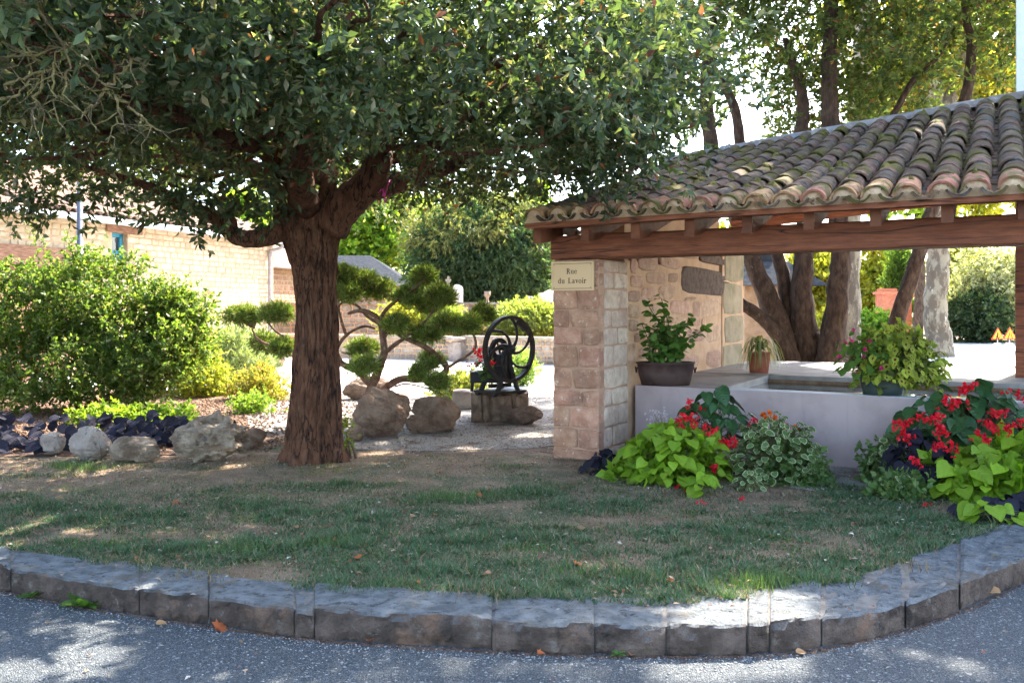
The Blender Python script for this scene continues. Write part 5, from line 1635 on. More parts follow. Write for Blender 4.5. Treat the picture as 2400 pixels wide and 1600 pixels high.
far_tree("yellow_shrub", "yellow flowering shrub behind the pruned pine branches", 945, 26, 700, 790, 42, [(.38, .34, .06, 2), (.2, .24, .05, 2)], 433, 50, .09, .06, False, "shrub", .3, 26, base_z=.5)
far_tree("pale_shrub", "pale green shrub in the garden behind the pine", 1040, 26, 720, 800, 40, [(.26, .30, .1, 2), (.18, .25, .06, 2)], 435, 50, .09, .06, False, "shrub", .3, 26, base_z=.5)
far_tree("hedge_tree", "broad green tree rising beyond the churchyard", 700, 60, 500, 700, 130, MID, 437, 70, .34, .25)
far_tree("hedge_tree", "green tree far behind the washhouse on the left", 1560, 62, 430, 780, 110, MID, 439, 60, .34, .25)
far_tree("hedge_tree", "green tree far behind the leaning dark stems", 1760, 58, 480, 800, 90, YEL, 441, 70, .3, .22)
far_tree("hedge_tree", "tall yellow tree lit above the washhouse ridge", 2150, 36, 20, 540, 150, LIME, 443, 75, .26, .2, True)
far_tree("hedge_tree", "sunlit golden tree beside the white house corner", 2330, 34, 60, 540, 110, YEL, 445, 90, .26, .2, False)

# ================================================================== SHRUBS
sh = thing("flowering_shrub", G(230, 957), "big rounded leafy shrub in front of the farmhouse", "shrub")
b = G(230, 957)
cs = []
r = rng(501)
for (px, py, hw, hh, Y) in ((60, 740, 150, 130, 12.2), (200, 700, 170, 110, 12.4), (330, 780, 140, 120, 12.2), (420, 770, 75, 90, 12.5), (130, 860, 170, 90, 11.8), (330, 860, 110, 70, 12.0), (-150, 760, 150, 150, 12.3)):
    c = P(px, py, Y); s_ = Y / F
    cs.append(ell_clumps((c.x, c.y, c.z), (hw * s_, hw * s_ * .75, hh * s_), 60, int(r.integers(9999)), (.55, 1.0)))
cs = np.concatenate(cs); cs = cs[cs[:, 2] > .15]
foliage("crown", sh, MT['leaf'], cs, .22, 26, 7, .056, .037, [(.07, .12, .03, 3), (.11, .17, .035, 3), (.16, .20, .05, 1.5), (.28, .24, .13, .5)], 503, flat=.9, tl=.12)
for q in range(14):
    a = r.random() * 6.28; d = .3 + .9 * r.random()
    limb("stem", sh, MT['stem'], [b + Vector((math.cos(a) * .12, .25 + math.sin(a) * .1, 0)), b + Vector((math.cos(a) * d * .5, .25 + math.sin(a) * d * .3, .5)), b + Vector((math.cos(a) * d * 1.1, .3 + math.sin(a) * d * .6, 1.3 + .4 * r.random()))], [.03, .022, .008], 6, 4, .05, q)
for (px, py) in ((70, 520), (160, 540), (395, 640), (100, 560)):
    a = P(px + 20, py + 90, 12.3); e_ = P(px, py, 12.3)
    foliage("shoot", sh, MT['leaf'], np.array([tuple(a.lerp(e_, k / 9)) for k in range(10)]), .05, 3, 4, .04, .025, [(.12, .16, .04)], 520 + px, tl=.08)
def bush(name, label, px, py, hw, h, pal, seed, L=.05, Wd=.03, n=60, tw=24, per=8, crad=.16, cat="shrub", up=.15, spread=.9, depth=.8, group="garden shrubs", mat=None, flat=.8):
    b = G(px, py); s_ = b.y / F
    t = thing(name, b, label, cat, group)
    hh = h * s_
    q = ell_clumps((b.x, b.y + hw * s_ * depth * .5, hh * .42), (hw * s_, hw * s_ * depth, hh * .58), n, seed, (.45, 1.0))
    q = q[q[:, 2] > .04]
    foliage("foliage", t, mat or MT['leaf'], q, crad, tw, per, L, Wd, pal, seed + 1, flat=flat, up=up, tl=L * 2, spread=spread)
    mb = MB(); r = rng(seed)
    for k in range(12):
        e_ = q[int(r.integers(len(q)))]
        a = Vector((b.x + .05 * r.normal(), b.y + hw * s_ * depth * .5, 0))
        mb.tube(smooth_path([a, a.lerp(Vector(e_), .5) + Vector((0, 0, .08)), Vector(e_)], 3), lerp_list([.012, .008, .003], 7), 5)
    _putw("stem", mb.mesh("stem"), MT['stem'], t)
    return t
bush("feathery_shrub", "feathery pale green conifer bush right of the big shrub", 515, 918, 92, 150, [(.34, .42, .20, 3), (.44, .48, .26, 2)], 541, .09, .018, 60, 40, 9, .2, spread=.5, up=.5, mat=MT['needle'])
bush("yellow_shrub", "low yellow-green shrub touching the big shrub's right side", 455, 930, 70, 120, [(.26, .30, .05, 3), (.36, .36, .10, 2)], 543, .05, .03, 50, 26)
bush("golden_groundcover", "low golden ground cover left of the oak trunk", 600, 938, 75, 70, [(.30, .29, .06, 3), (.22, .24, .05, 2), (.2, .1, .05, 1)], 545, .04, .02, 50, 26)
bush("low_conifer", "low juniper bush behind the pine's left branches", 590, 880, 60, 110, [(.10, .16, .05, 3), (.16, .2, .06, 2)], 547, .07, .014, 40, 36, 8, .18, spread=.5, mat=MT['needle'])
bush("lime_groundcover", "bright lime ground cover behind the dark purple leaves", 300, 1012, 130, 42, [(.16, .24, .03, 3), (.2, .28, .04, 2)], 549, .05, .035, 60, 20, 8, .14, depth=.4)
bush("lime_groundcover", "small green tuft between limestone rock and pale boulders", 395, 1000, 50, 36, [(.14, .22, .03, 3)], 551, .045, .03, 20, 18, 8, .12)
bush("weed_tuft", "leggy green weed growing at the oak's right foot", 800, 1075, 14, 90, [(.16, .2, .04, 3)], 553, .03, .015, 12, 10, 6, .07, "weed")
bush("green_tuft", "small green clump below the farmhouse side of the oak", 590, 968, 45, 40, [(.14, .21, .04, 3)], 555, .04, .025, 24, 18)
bush("trough_flowers", "yellow-green flowers spilling from the small stone trough", 1075, 935, 55, 46, [(.30, .30, .10, 3), (.2, .26, .06, 2), (.45, .35, .2, .6)], 557, .05, .03, 40, 22, cat="flowers")

# ---- cloud-pruned pine
PY = 10.9
pine = thing("cloud_pruned_pine", P(862, 925, PY), "sculpted cloud-pruned pine with crooked branches and needle pads", "tree")
pine.location.z = 0
PB = [
 ([(868, 985), (868, 920), (884, 875), (900, 827), (897, 789), (889, 752), (872, 735), (845, 728), (815, 735)], [.075, .07, .06, .05, .045, .04, .035, .03, .02]),
 ([(896, 800), (915, 772), (950, 793), (995, 813), (1030, 838), (1047, 860), (1035, 878), (995, 888), (941, 889), (910, 905), (880, 925)], [.03, .035, .035, .037, .04, .045, .048, .05, .052, .055, .05]),
 ([(1047, 862), (1075, 845), (1111, 820), (1114, 795), (1108, 775), (1131, 750)], [.025, .02, .018, .016, .014, .01]),
 ([(889, 752), (905, 725), (935, 700), (965, 680), (992, 655)], [.03, .026, .02, .016, .01]),
 ([(900, 827), (930, 805), (952, 790), (968, 770), (945, 760)], [.035, .03, .025, .02, .012]),
 ([(950, 790), (985, 765), (1010, 735), (1030, 700)], [.022, .018, .014, .01]),
 ([(990, 800), (1010, 772), (1050, 768), (1090, 765), (1125, 745)], [.022, .02, .016, .013, .01]),
 ([(870, 900), (838, 868), (805, 855), (770, 830), (735, 800), (690, 800)], [.06, .05, .045, .04, .035, .025]),
 ([(800, 850), (790, 820), (812, 785), (850, 765), (880, 770)], [.03, .025, .022, .02, .015]),
 ([(812, 785), (800, 750), (795, 715), (830, 700), (838, 670)], [.025, .02, .018, .015, .01]),
 ([(880, 840), (850, 832), (820, 830), (800, 825)], [.018, .015, .012, .008]),
 ([(890, 760), (860, 740), (835, 715), (800, 705), (780, 690)], [.025, .02, .018, .014, .01]),
 ([(730, 800), (680, 800), (640, 810), (605, 795), (590, 770)], [.03, .025, .02, .016, .01]),
 ([(690, 800), (660, 785), (640, 770), (625, 750)], [.02, .016, .012, .008]),
 ([(1000, 888), (985, 880), (980, 870)], [.02, .015, .01]), ([(925, 905), (960, 900), (1030, 920), (1045, 938)], [.014, .011, .008, .005])]
r = rng(601)
for q, (pts, rd) in enumerate(PB):
    pth = [P(x, y, PY + .25 * math.sin(q * 1.9) * (i_ / len(pts))) for i_, (x, y) in enumerate(pts)]
    limb("trunk" if q == 0 else "branch", pine, MT['pine_bark'], pth, [a * .95 for a in rd], 8, 5, .08, 600 + q)
PTS = [P(x, y, PY) for pts, rd in PB for (x, y) in pts]
PADS = [(838, 653, 48, 26), (880, 672, 45, 28), (810, 680, 36, 22), (992, 646, 30, 20), (954, 691, 40, 20), (1033, 690, 36, 26), (1008, 712, 30, 16), (927, 759, 32, 14), (1053, 755, 38, 17), (1131, 732, 26, 24), (1100, 757, 24, 13), (1002, 779, 40, 17),
        (852, 813, 36, 20), (852, 856, 32, 18), (1012, 844, 28, 14), (985, 871, 20, 14), (1026, 892, 22, 15), (572, 735, 52, 22), (647, 731, 40, 20), (664, 812, 26, 16), (620, 800, 34, 18), (800, 640, 30, 18)]
for q, (px, py, hw, hh) in enumerate(PADS):
    Yp = PY + .22 * math.sin(q * 2.3)
    c = P(px, py, Yp); s_ = Yp / F
    n = int(hw * hh * .06) + 12
    q_ = ell_clumps((c.x, c.y, c.z - hh * s_ * .4), (hw * s_ * .74, hw * s_ * .6, hh * s_ * .72), n, 620 + q, (.2, 1.0), -.3)
    mb = MB()
    for (ox, oz) in ((-.5, -.1), (0, .2), (.5, -.1), (.25, .3), (-.25, .3)):
        e_ = c + Vector((ox * hw * s_, .05 * math.sin(q + ox), oz * hh * s_))
        b_ = min(PTS, key=lambda v: (v - c).length)
        b_ = Vector((b_.x, (b_.y + c.y) / 2, b_.z))
        mb.tube(smooth_path([b_, b_.lerp(e_, .5) + Vector((.01, 0, -.015)), e_], 3), lerp_list([.012, .009, .005], 7), 5, .1, q)
    _putw("twig", mb.mesh("twig"), MT['pine_bark'], pine)
    foliage("needle_pad", pine, MT['needle'], q_, .06, 10, 9, .085, .008, [(.14, .22, .045, 3), (.20, .28, .06, 3), (.30, .32, .11, 1.4), (.14, .08, .04, .8)], 640 + q, flat=.9, up=.7, tl=.06, spread=.8)

# ================================================================== BROAD LEAVES AS PIECES
def leaf_outline(name, half, mid_cols, edge_col=None, fold=.18, curl=.25, rimk=.74):
    """half outline [(x,y)] from base to tip; optional pale rim"""
    n = len(half)
    V, C, Fc = [], [], []
    def addring(k, col):
        idx = []
        cy = .45
        for sx in (1, -1):
            row = []
            for (x, y) in half:
                X, Y_ = sx * x * k, cy + (y - cy) * k
                row.append(len(V)); V.append((X, Y_, fold * abs(X) - curl * Y_ * Y_ * .5 + .02 * math.sin(Y_ * 9 + sx))); C.append(col)
            idx.append(row)
        return idx
    spine = []
    inner = addring(rimk if edge_col else 1.0, mid_cols[0])
    for (x, y) in half:
        k = rimk if edge_col else 1.0
        Y_ = .45 + (y - .45) * k
        spine.append(len(V)); V.append((0, Y_, -curl * Y_ * Y_ * .5 - .01)); C.append(mid_cols[-1])
    for s_, row in enumerate(inner):
        for i in range(n - 1):
            f = (spine[i], row[i], row[i + 1], spine[i + 1])
            Fc.append(f if s_ == 0 else f[::-1])
    if edge_col:
        outer = addring(1.0, edge_col)
        b_in = inner
        bi = [addring(rimk * 1.02, edge_col)]
        for s_, (row, orow) in enumerate(zip(bi[0], outer)):
            for i in range(n - 1):
                f = (row[i], orow[i], orow[i + 1], row[i + 1])
                Fc.append(f if s_ == 0 else f[::-1])
    return mesh_np(name, np.array(V), Fc, True, np.array(C))
HEART = [(.03, .06), (.24, -.06), (.43, .06), (.50, .28), (.40, .52), (.22, .76), (.0, 1.0)]
WING = [(.02, .02), (.20, -.06), (.33, .10), (.37, .32), (.30, .58), (.16, .82), (.0, 1.0)]
OVAL = [(.03, .0), (.26, .10), (.38, .34), (.36, .60), (.22, .84), (.0, 1.0)]
ROUND = [(.03, .06), (.25, -.05), (.46, .08), (.54, .34), (.46, .60), (.26, .83), (0, .95)]
LANC = [(.02, .0), (.15, .12), (.24, .34), (.21, .60), (.11, .82), (.0, 1.0)]
def lm(name, half, cols, mat, **kw):
    me = leaf_outline(name, half, cols, **kw); me.materials.append(mat); return me
LF_LIME = [lm("leaf", HEART, [(.20, .33, .015), (.24, .36, .03)], MT['bigleaf'], curl=c_) for c_ in (.15, .35, .5)] + [lm("leaf", HEART, [(.15, .27, .012), (.20, .32, .025)], MT['bigleaf'], curl=.3)]
LF_PURP = [lm("leaf", ROUND, [(.020, .019, .030), (.030, .026, .040)], MT['purple_leaf'], curl=c_, fold=.28) for c_ in (.35, .8)]
LF_BEG = [lm("leaf", WING, [(.028, .085, .028), (.05, .11, .035)], MT['gloss_leaf'], curl=c_, fold=.25) for c_ in (.15, .4)]
LF_VAR = [lm("leaf", OVAL, [(.10, .18, .05), (.13, .21, .07)], MT['bigleaf'], edge_col=(.50, .52, .30), curl=c_, rimk=.80) for c_ in (.1, .35)]
LF_COL = [lm("leaf", LANC, [(.20, .03, .03), (.16, .02, .03)], MT['bigleaf'], edge_col=(.40, .44, .06), curl=c_, rimk=k_) for c_, k_ in ((.2, .36), (.5, .25), (.3, .12))]
LF_GRN = [lm("leaf", OVAL, [(.08, .17, .025), (.11, .2, .035)], MT['bigleaf'], curl=c_) for c_ in (.2, .4)]
def flower_mesh(name, cols, n, rad, size, seed, ysq=.7):
    """florets on short pedicels joined at the cluster's middle"""
    r = rng(seed); V, C, Fc = [(0, 0, 0)], [(.12, .10, .04)], []
    for k in range(n):
        c = r.normal(size=3) * rad * np.array([1, .8, ysq]) * .55
        o_ = len(V); V.append(tuple(c)); C.append(cols[0])
        V.append(tuple(c + np.array([.002, 0, .002]))); C.append((.3, .05, .03)); Fc.append((0, o_, o_ + 1))
        for a in range(5):
            d = nrm(r.normal(size=3)); s_ = nrm(np.cross(d, r.normal(size=3)))
            q = size * (.7 + .6 * r.random())
            n0 = len(V)
            V += [tuple(c + d * q * .45 + s_ * q * .45), tuple(c + d * q * .95 + s_ * q * .25), tuple(c + d * q * .95 - s_ * q * .25), tuple(c + d * q * .45 - s_ * q * .45)]
            C += [cols[int(r.integers(len(cols)))]] * 4
            Fc += [(o_, n0, n0 + 1), (o_, n0 + 1, n0 + 2), (o_, n0 + 2, n0 + 3)]
    me = mesh_np(name, np.array(V), Fc, False, np.array(C)); me.materials.append(MT['petal']); return me
FL_RED = [flower_mesh("bloom", [(.62, .006, .022), (.74, .012, .035), (.78, .04, .06)], 8, .07, .026, 700 + i, .55) for i in range(4)]
FL_ORG = [flower_mesh("bloom", [(.70, .16, .01), (.72, .08, .01)], 3, .012, .022, 710 + i) for i in range(2)]
FL_PNK = [flower_mesh("bloom", [(.55, .03, .12), (.45, .02, .22)], 3, .014, .026, 720 + i, 1.4) for i in range(2)]
def leaf_at(parent, me, p, d, n, s, name="leaf", w=1.0):
    d = Vector(d).normalized(); n = Vector(n); n = (n - d * n.dot(d))
    if n.length < 1e-3: n = d.orthogonal()
    n.normalize(); x = d.cross(n)
    M = Matrix.Translation(p) @ Matrix((x, d, n)).transposed().to_4x4() @ Matrix.Diagonal((s * w, s, s, 1))
    return put(name, me, None, parent, M)
def stalks(parent, pairs, rad=.003, mat=None):
    mb = MB()
    for (a, b) in pairs:
        a, b = Vector(a), Vector(b)
        m = a.lerp(b, .55) + Vector((0, 0, (b - a).length * .12))
        mb.tube([a, m, b], [rad * 1.3, rad, rad * .7], 4)
    _putw("stalk", mb.mesh("stalk"), mat or MT['stalk'], parent)
def mound(name, label, cat, base, radii, n, meshes, size, seed, droop=.6, group="bedding plants by the basin", yb=-.25, inner=.55, zlo=.02, stalk=None, w=1.0, facing=.5, parent=None, fill=None):
    r = rng(seed)
    base = Vector(base)
    t = parent or thing(name, (base.x, base.y, base.z), label, cat, group)
    pairs = []
    k = 0
    while k < n:
        d = nrm(r.normal(size=3)); d[2] = abs(d[2])
        if d[1] > .55 and r.random() < .75: continue
        if d[1] > 0 and r.random() < .4: continue
        q = inner + (1 - inner) * r.random() ** .6
        p = base + Vector((d[0] * radii[0] * q, d[1] * radii[1] * q, max(zlo, d[2] * radii[2] * q)))
        hz = Vector((d[0] + r.normal() * .35, d[1] + r.normal() * .35 - facing * .5, 0)).normalized()
        dr_ = hz + Vector((0, 0, -droop * (.3 + .9 * r.random())))
        nn = Vector((d[0] * .6, d[1] * .6 - facing * .4, .75 + .3 * d[2])) + Vector(r.normal(size=3)) * .25
        s_ = size * (.45 + .8 * r.random())
        leaf_at(t, meshes[int(r.integers(len(meshes)))], p - dr_.normalized() * s_ * .4, dr_, nn, s_, w=w)
        pairs.append((base + Vector((r.normal() * .05, r.normal() * .05, 0)), p - dr_.normalized() * s_ * .4))
        k += 1
    stalks(t, pairs, .0035, stalk)
    if fill:
        q_ = ell_clumps((base.x, base.y, base.z), (radii[0] * .8, radii[1] * .8, radii[2] * .8), 40, seed + 7, (.2, 1.0), -.05)
        q_[:, 2] = np.maximum(q_[:, 2], base.z + zlo)
        fo = foliage("inner_foliage", t, MT['leaf'], q_, .1, 8, 5, size * .75, size * .5, fill, seed + 9, tl=.08)
        fo["kind"] = "stuff"
    return t
def blooms(t, meshes, pts, seed, s=1.0):
    r = rng(seed)
    for (px, py, Y) in pts:
        p = P(px, py, Y)
        put("bloom", meshes[int(r.integers(len(meshes)))], None, t, Matrix.Translation(p) @ Matrix.Rotation(r.random() * 6, 4, 'Z') @ Matrix.Scale(s * (.8 + .4 * r.random()), 4))

# left bed
bl = mound("sweet_potato_vine", "lime green sweet potato vine spreading below the left begonia", "plant", (1.34, 7.15, 0), (.50, .42, .52), 120, LF_LIME, .135, 801, fill=[(.16, .27, .02, 3)])
mound("sweet_potato_vine", "", "", (1.47, 6.55, 0), (.17, .12, .14), 12, LF_LIME, .12, 802, parent=bl)
mound("dark_sweet_potato", "dark purple sweet potato leaves at the pillar foot", "plant", (.80, 7.45, 0), (.20, .2, .16), 26, LF_PURP, .12, 803)
bg = mound("begonia", "red-flowered begonia with dark glossy leaves in the left bed", "plant", (1.82, 7.55, .25), (.40, .28, .46), 84, LF_BEG, .155, 805, .8, inner=.5, zlo=-.1)
blooms(bg, FL_RED, [(1590, 985, 7.2), (1610, 978, 7.2), (1625, 985, 7.2), (1585, 1005, 7.2), (1660, 1010, 7.1), (1675, 1008, 7.1), (1640, 1003, 7.1), (1692, 1040, 7.1), (1705, 1038, 7.1), (1718, 1033, 7.1), (1614, 945, 7.4), (1765, 988, 7.3), (1778, 990, 7.3), (1640, 960, 7.4), (1675, 1095, 6.9)], 806, .8)
va = mound("variegated_shrub", "cream-edged variegated bush right of the left begonia", "shrub", (2.24, 7.2, 0), (.44, .36, .56), 290, LF_VAR, .074, 807, .4, inner=.7, fill=[(.09, .16, .05, 3), (.16, .22, .09, 1)])
mound("", "", "", (2.42, 6.95, 0), (.15, .14, .18), 60, LF_VAR, .07, 808, .4, inner=.5, parent=va, fill=[(.09, .16, .05, 3), (.16, .22, .09, 1)])
mound("", "", "", (1.88, 6.75, 0), (.14, .1, .2), 30, LF_VAR, .06, 809, .4, inner=.5, parent=va)
og = thing("orange_flowers", (2.3, 7.5, 0), "small orange flowers above the left variegated bush", "flowers", "bedding plants by the basin")
opts = [(1806, 965, 7.5), (1797, 980, 7.5), (1812, 978, 7.5), (1838, 992, 7.4), (1842, 998, 7.4), (1868, 1002, 7.3), (1790, 972, 7.6)]
blooms(og, FL_ORG, opts, 811, 1.3)
stalks(og, [((2.25, 7.45, 0.1), P(*p)) for p in opts], .003)
wf = thing("airy_white_flower", (1.3, 7.9, 0), "airy white-flowered sprig beside the basin corner", "flowers", "bedding plants by the basin")
r = rng(812)
wp = [P(1545 + r.normal() * 14, 975 + r.normal() * 10, 7.75) for _ in range(60)]
stalks(wf, [((1.38, 7.7, .2), p) for p in wp[:20]], .002)
FL_WHT = flower_mesh("bloom", [(.6, .6, .6)], 2, .006, .012, 730)
for p in wp: put("bloom", FL_WHT, None, wf, Matrix.Translation(p))
# right bed
v2 = mound("variegated_shrub", "cream-edged variegated bush at the left of the right bed", "shrub", (3.05, 6.95, 0), (.17, .2, .44), 110, LF_VAR, .072, 821, .4, inner=.6, fill=[(.09, .16, .05, 3), (.16, .22, .09, 1)])
mound("", "", "", (2.93, 6.45, 0), (.16, .14, .2), 70, LF_VAR, .075, 822, .4, inner=.45, parent=v2, fill=[(.09, .16, .05, 3), (.16, .22, .09, 1)])
mound("dark_sweet_potato", "dark purple sweet potato mound below the right begonia", "plant", (3.22, 6.75, 0), (.30, .24, .48), 60, LF_PURP, .13, 823)
mound("dark_sweet_potato", "dark purple leaves trailing at the right lawn corner", "plant", (3.45, 5.9, 0), (.42, .18, .14), 40, LF_PURP, .12, 824)
bg2 = mound("begonia", "large red-flowered begonia with dark glossy leaves at the right edge", "plant", (3.75, 6.95, .28), (.68, .34, .56), 140, LF_BEG, .175, 825, .8, inner=.45, zlo=-.1)
blooms(bg2, FL_RED, [(2100, 990, 6.7), (2115, 995, 6.7), (2132, 988, 6.7), (2108, 1010, 6.7), (2120, 1020, 6.7), (2125, 1028, 6.7), (2157, 975, 6.6), (2172, 985, 6.6), (2190, 978, 6.6), (2202, 982, 6.6), (2212, 945, 6.7), (2225, 940, 6.7), (2238, 950, 6.7), (2255, 945, 6.7), (2198, 1005, 6.5), (2212, 1010, 6.5), (2205, 1015, 6.5),
    (2262, 910, 6.8), (2272, 905, 6.8), (2258, 918, 6.8), (2195, 1045, 6.4), (2210, 1048, 6.4), (2228, 1043, 6.4), (2236, 1058, 6.4), (2315, 990, 6.4), (2325, 1000, 6.4), (2332, 1012, 6.4), (2345, 1008, 6.4), (2360, 1002, 6.4), (2372, 998, 6.4), (2305, 1028, 6.4), (2310, 1036, 6.4), (2335, 972, 6.5), (2347, 968, 6.5), (2376, 922, 6.7), (2392, 932, 6.7), (2395, 990, 6.5), (2146, 1082, 6.3), (2290, 1018, 6.4)], 826, .78)
bl2 = mound("sweet_potato_vine", "lime green sweet potato vine spreading below the right begonia", "plant", (3.72, 6.45, 0), (.62, .42, .46), 130, LF_LIME, .15, 827, fill=[(.16, .27, .02, 3)])
mound("", "", "", (3.25, 5.75, 0), (.26, .14, .15), 16, LF_LIME, .13, 828, parent=bl2)
# dark vine along the left bed
pv = thing("dark_sweet_potato", (-4.8, 9.0, 0), "dark purple sweet potato vine carpeting the left bed", "plant", "bedding plants in the left bed")
r = rng(831)
prs = []
for k in range(290):
    x_ = -6.9 + 3.9 * r.random(); t_ = r.random()
    y_ = 8.28 + 1.25 * t_ ** .8 - .12 * math.sin(x_ * 2.1)
    if x_ > -3.9: y_ = 8.75 + .7 * t_
    z_ = .05 + .20 * t_ * (.5 + .5 * r.random()) + .06 * r.random()
    s_ = .085 + .07 * r.random()
    d_ = Vector((r.normal() * .7, -.6, -.30 + .3 * r.normal())); n_ = Vector((r.normal() * .3, -.5 + .25 * r.normal(), .8))
    leaf_at(pv, LF_PURP[int(r.integers(2))], Vector((x_, y_, z_)), d_, n_, s_, w=1.05)
    prs.append((Vector((x_, y_ + .12, 0)), Vector((x_, y_, z_))))
stalks(pv, prs, .003, MT['stem'])

# geranium in the machine's trough
gm = mound("geranium", "red geranium filling the iron trough beside the flywheel", "plant", P(1145, 885, 10.8), (.24, .2, .32), 90, LF_GRN, .085, 841, .4, group="potted flowers", inner=.4, zlo=-.05)
blooms(gm, FL_RED, [(1119, 822, 10.6), (1113, 830, 10.6), (1123, 828, 10.6), (1150, 848, 10.55), (1152, 852, 10.55), (1101, 856, 10.6), (1126, 838, 10.6)], 842, .8)
bush("garden_fern", "green leafy plant seen through the flywheel spokes", 1225, 905, 26, 95, [(.16, .24, .06, 3)], 843, .05, .02, 30, 20)

# ---- pots
def lathe(mb, c, prof, sx=1.0, sy=1.0, n=28):
    V, Fc = [], []
    for (r_, z) in prof:
        for k in range(n):
            a = 2 * math.pi * k / n
            V.append((c[0] + math.cos(a) * r_ * sx, c[1] + math.sin(a) * r_ * sy, c[2] + z))
    for i in range(len(prof) - 1):
        for k in range(n):
            Fc.append((i * n + k, i * n + (k + 1) % n, (i + 1) * n + (k + 1) % n, (i + 1) * n + k))
    Fc.append(tuple(range(n - 1, -1, -1)))
    Fc.append(tuple((len(prof) - 1) * n + k for k in range(n)))
    mb.add(V, Fc)
def pot(name, label, px, py, Y, wtop, h, mat, prof=None, sy=1.0):
    c = P(px, py, Y); c.z = BT + .003
    t = thing(name, c, label, "pot", "pots on the basin")
    mb = MB(); rt = wtop / 2
    lathe(mb, c, prof or [(rt * .84, 0), (rt * .95, h * .5), (rt, h * .93), (rt * 1.04, h * .94), (rt * 1.04, h), (rt * .95, h), (rt * .93, h * .85)], 1, sy)
    _putw("body", mb.mesh("body", True), mat, t)
    return t, c
t1, c1 = pot("zinc_tub", "oval brown metal tub on the basin's left rim", 1560, 905, 8.72, .585, .235, MT['tub'], None, .6)
mb = MB()
for s_ in (-1, 1):
    mb.tube([c1 + Vector((s_ * .30, dy, .18 - .05 * (1 - abs(dy) / .06))) for dy in (-.06, -.03, 0, .03, .06)], .008, 6)
_putw("handle", mb.mesh("handle"), MT['tub'], t1)
bt = c1 + Vector((0, 0, .2))
pl = thing("tub_plant", bt, "upright leafy green plant growing in the brown metal tub", "plant", "potted flowers")
r = rng(851)
stem_ends = [(1515, 708), (1528, 735), (1550, 700), (1556, 730), (1540, 770), (1580, 790), (1600, 760), (1622, 745), (1655, 772), (1615, 800), (1585, 820), (1520, 800), (1505, 760), (1545, 800), (1570, 770), (1600, 830), (1530, 840), (1560, 840)]
prs, cnt = [], 0
for (px, py) in stem_ends:
    e_ = P(px, py, 8.6 + r.random() * .25); a = bt + Vector((r.normal() * .09, r.normal() * .06, 0))
    m_ = a.lerp(e_, .5) + Vector((0, 0, .06))
    pth = smooth_path([a, m_, e_], 5)
    prs.append((a, e_))
    for p in pth[2:]:
        for _ in range(3):
            d = Vector(r.normal(size=3)); d.z = d.z * .5 - .1
            leaf_at(pl, LF_GRN[int(r.integers(2))], p + Vector(r.normal(size=3)) * .02, d, (r.normal() * .4, -.5 + r.normal() * .4, 1), (.066 + .03 * r.random()))
stalks(pl, prs, .005)
t2, c2 = pot("planter_pot", "dark green pot on the basin's front rim", 2068, 930, 7.72, .40, .19, MT['greenpot'], None, .85)
cp = c2 + Vector((.12, -.02, .12))
co = mound("coleus", "yellow-green coleus with red-centred leaves overflowing the dark pot", "plant", cp + Vector((.02, 0, .03)), (.42, .36, .50), 280, LF_COL, .10, 861, 1.1, group="potted flowers", inner=.55, zlo=-.16, w=1.25, fill=[(.22, .28, .05, 3)])
mound("", "", "", cp + Vector((.12, -.16, .0)), (.2, .14, .1), 40, LF_COL, .085, 862, 1.3, zlo=-.18, parent=co, inner=.4)
fu = mound("fuchsia", "fuchsia with hanging pink flowers at the dark pot's left side", "plant", c2 + Vector((-.10, .02, .18)), (.36, .28, .44), 150, LF_GRN, .075, 863, .8, group="potted flowers", inner=.5, zlo=-.12)
blooms(fu, FL_PNK, [(2002, 772, 7.6), (1995, 795, 7.55), (2037, 797, 7.5), (2025, 818, 7.5), (1967, 832, 7.6), (2023, 834, 7.5), (2068, 862, 7.4), (2004, 872, 7.6), (1982, 800, 7.6)], 864, .72)
t3, c3 = pot("flower_pot", "terracotta pot with spider plant at the basin's back corner", 1779, 875, 10.4, .26, .25, MT['terracotta'])
sp = thing("spider_plant", c3 + Vector((0, 0, .24)), "spider plant with arching striped leaves in the terracotta pot", "plant", "potted flowers")
r = rng(871)
for k in range(60):
    a = r.random() * 6.28; L = .18 + .2 * r.random(); h_ = .08 + .16 * r.random()
    b0 = c3 + Vector((0, 0, .23)); d = Vector((math.cos(a), math.sin(a) * .8, 0)); s_ = Vector((-d.y, d.x, 0))
    V, C, Fc = [], [], []
    for i in range(6):
        t_ = i / 5
        p = b0 + d * L * t_ + Vector((0, 0, h_ * 4 * t_ * (1 - t_ * .95) - .22 * t_ ** 3 * (r.random() * .3 + .8)))
        w_ = .011 * math.sin(math.pi * (.15 + .8 * t_))
        V += [p - s_ * w_, p + s_ * w_]; C += [(.14, .2, .06), (.36, .38, .18)]
    for i in range(5): Fc.append((2 * i, 2 * i + 1, 2 * i + 3, 2 * i + 2))
    _putw("leaf", mesh_np("leaf", np.array(V), Fc, True, np.array(C)), MT['bigleaf'], sp)

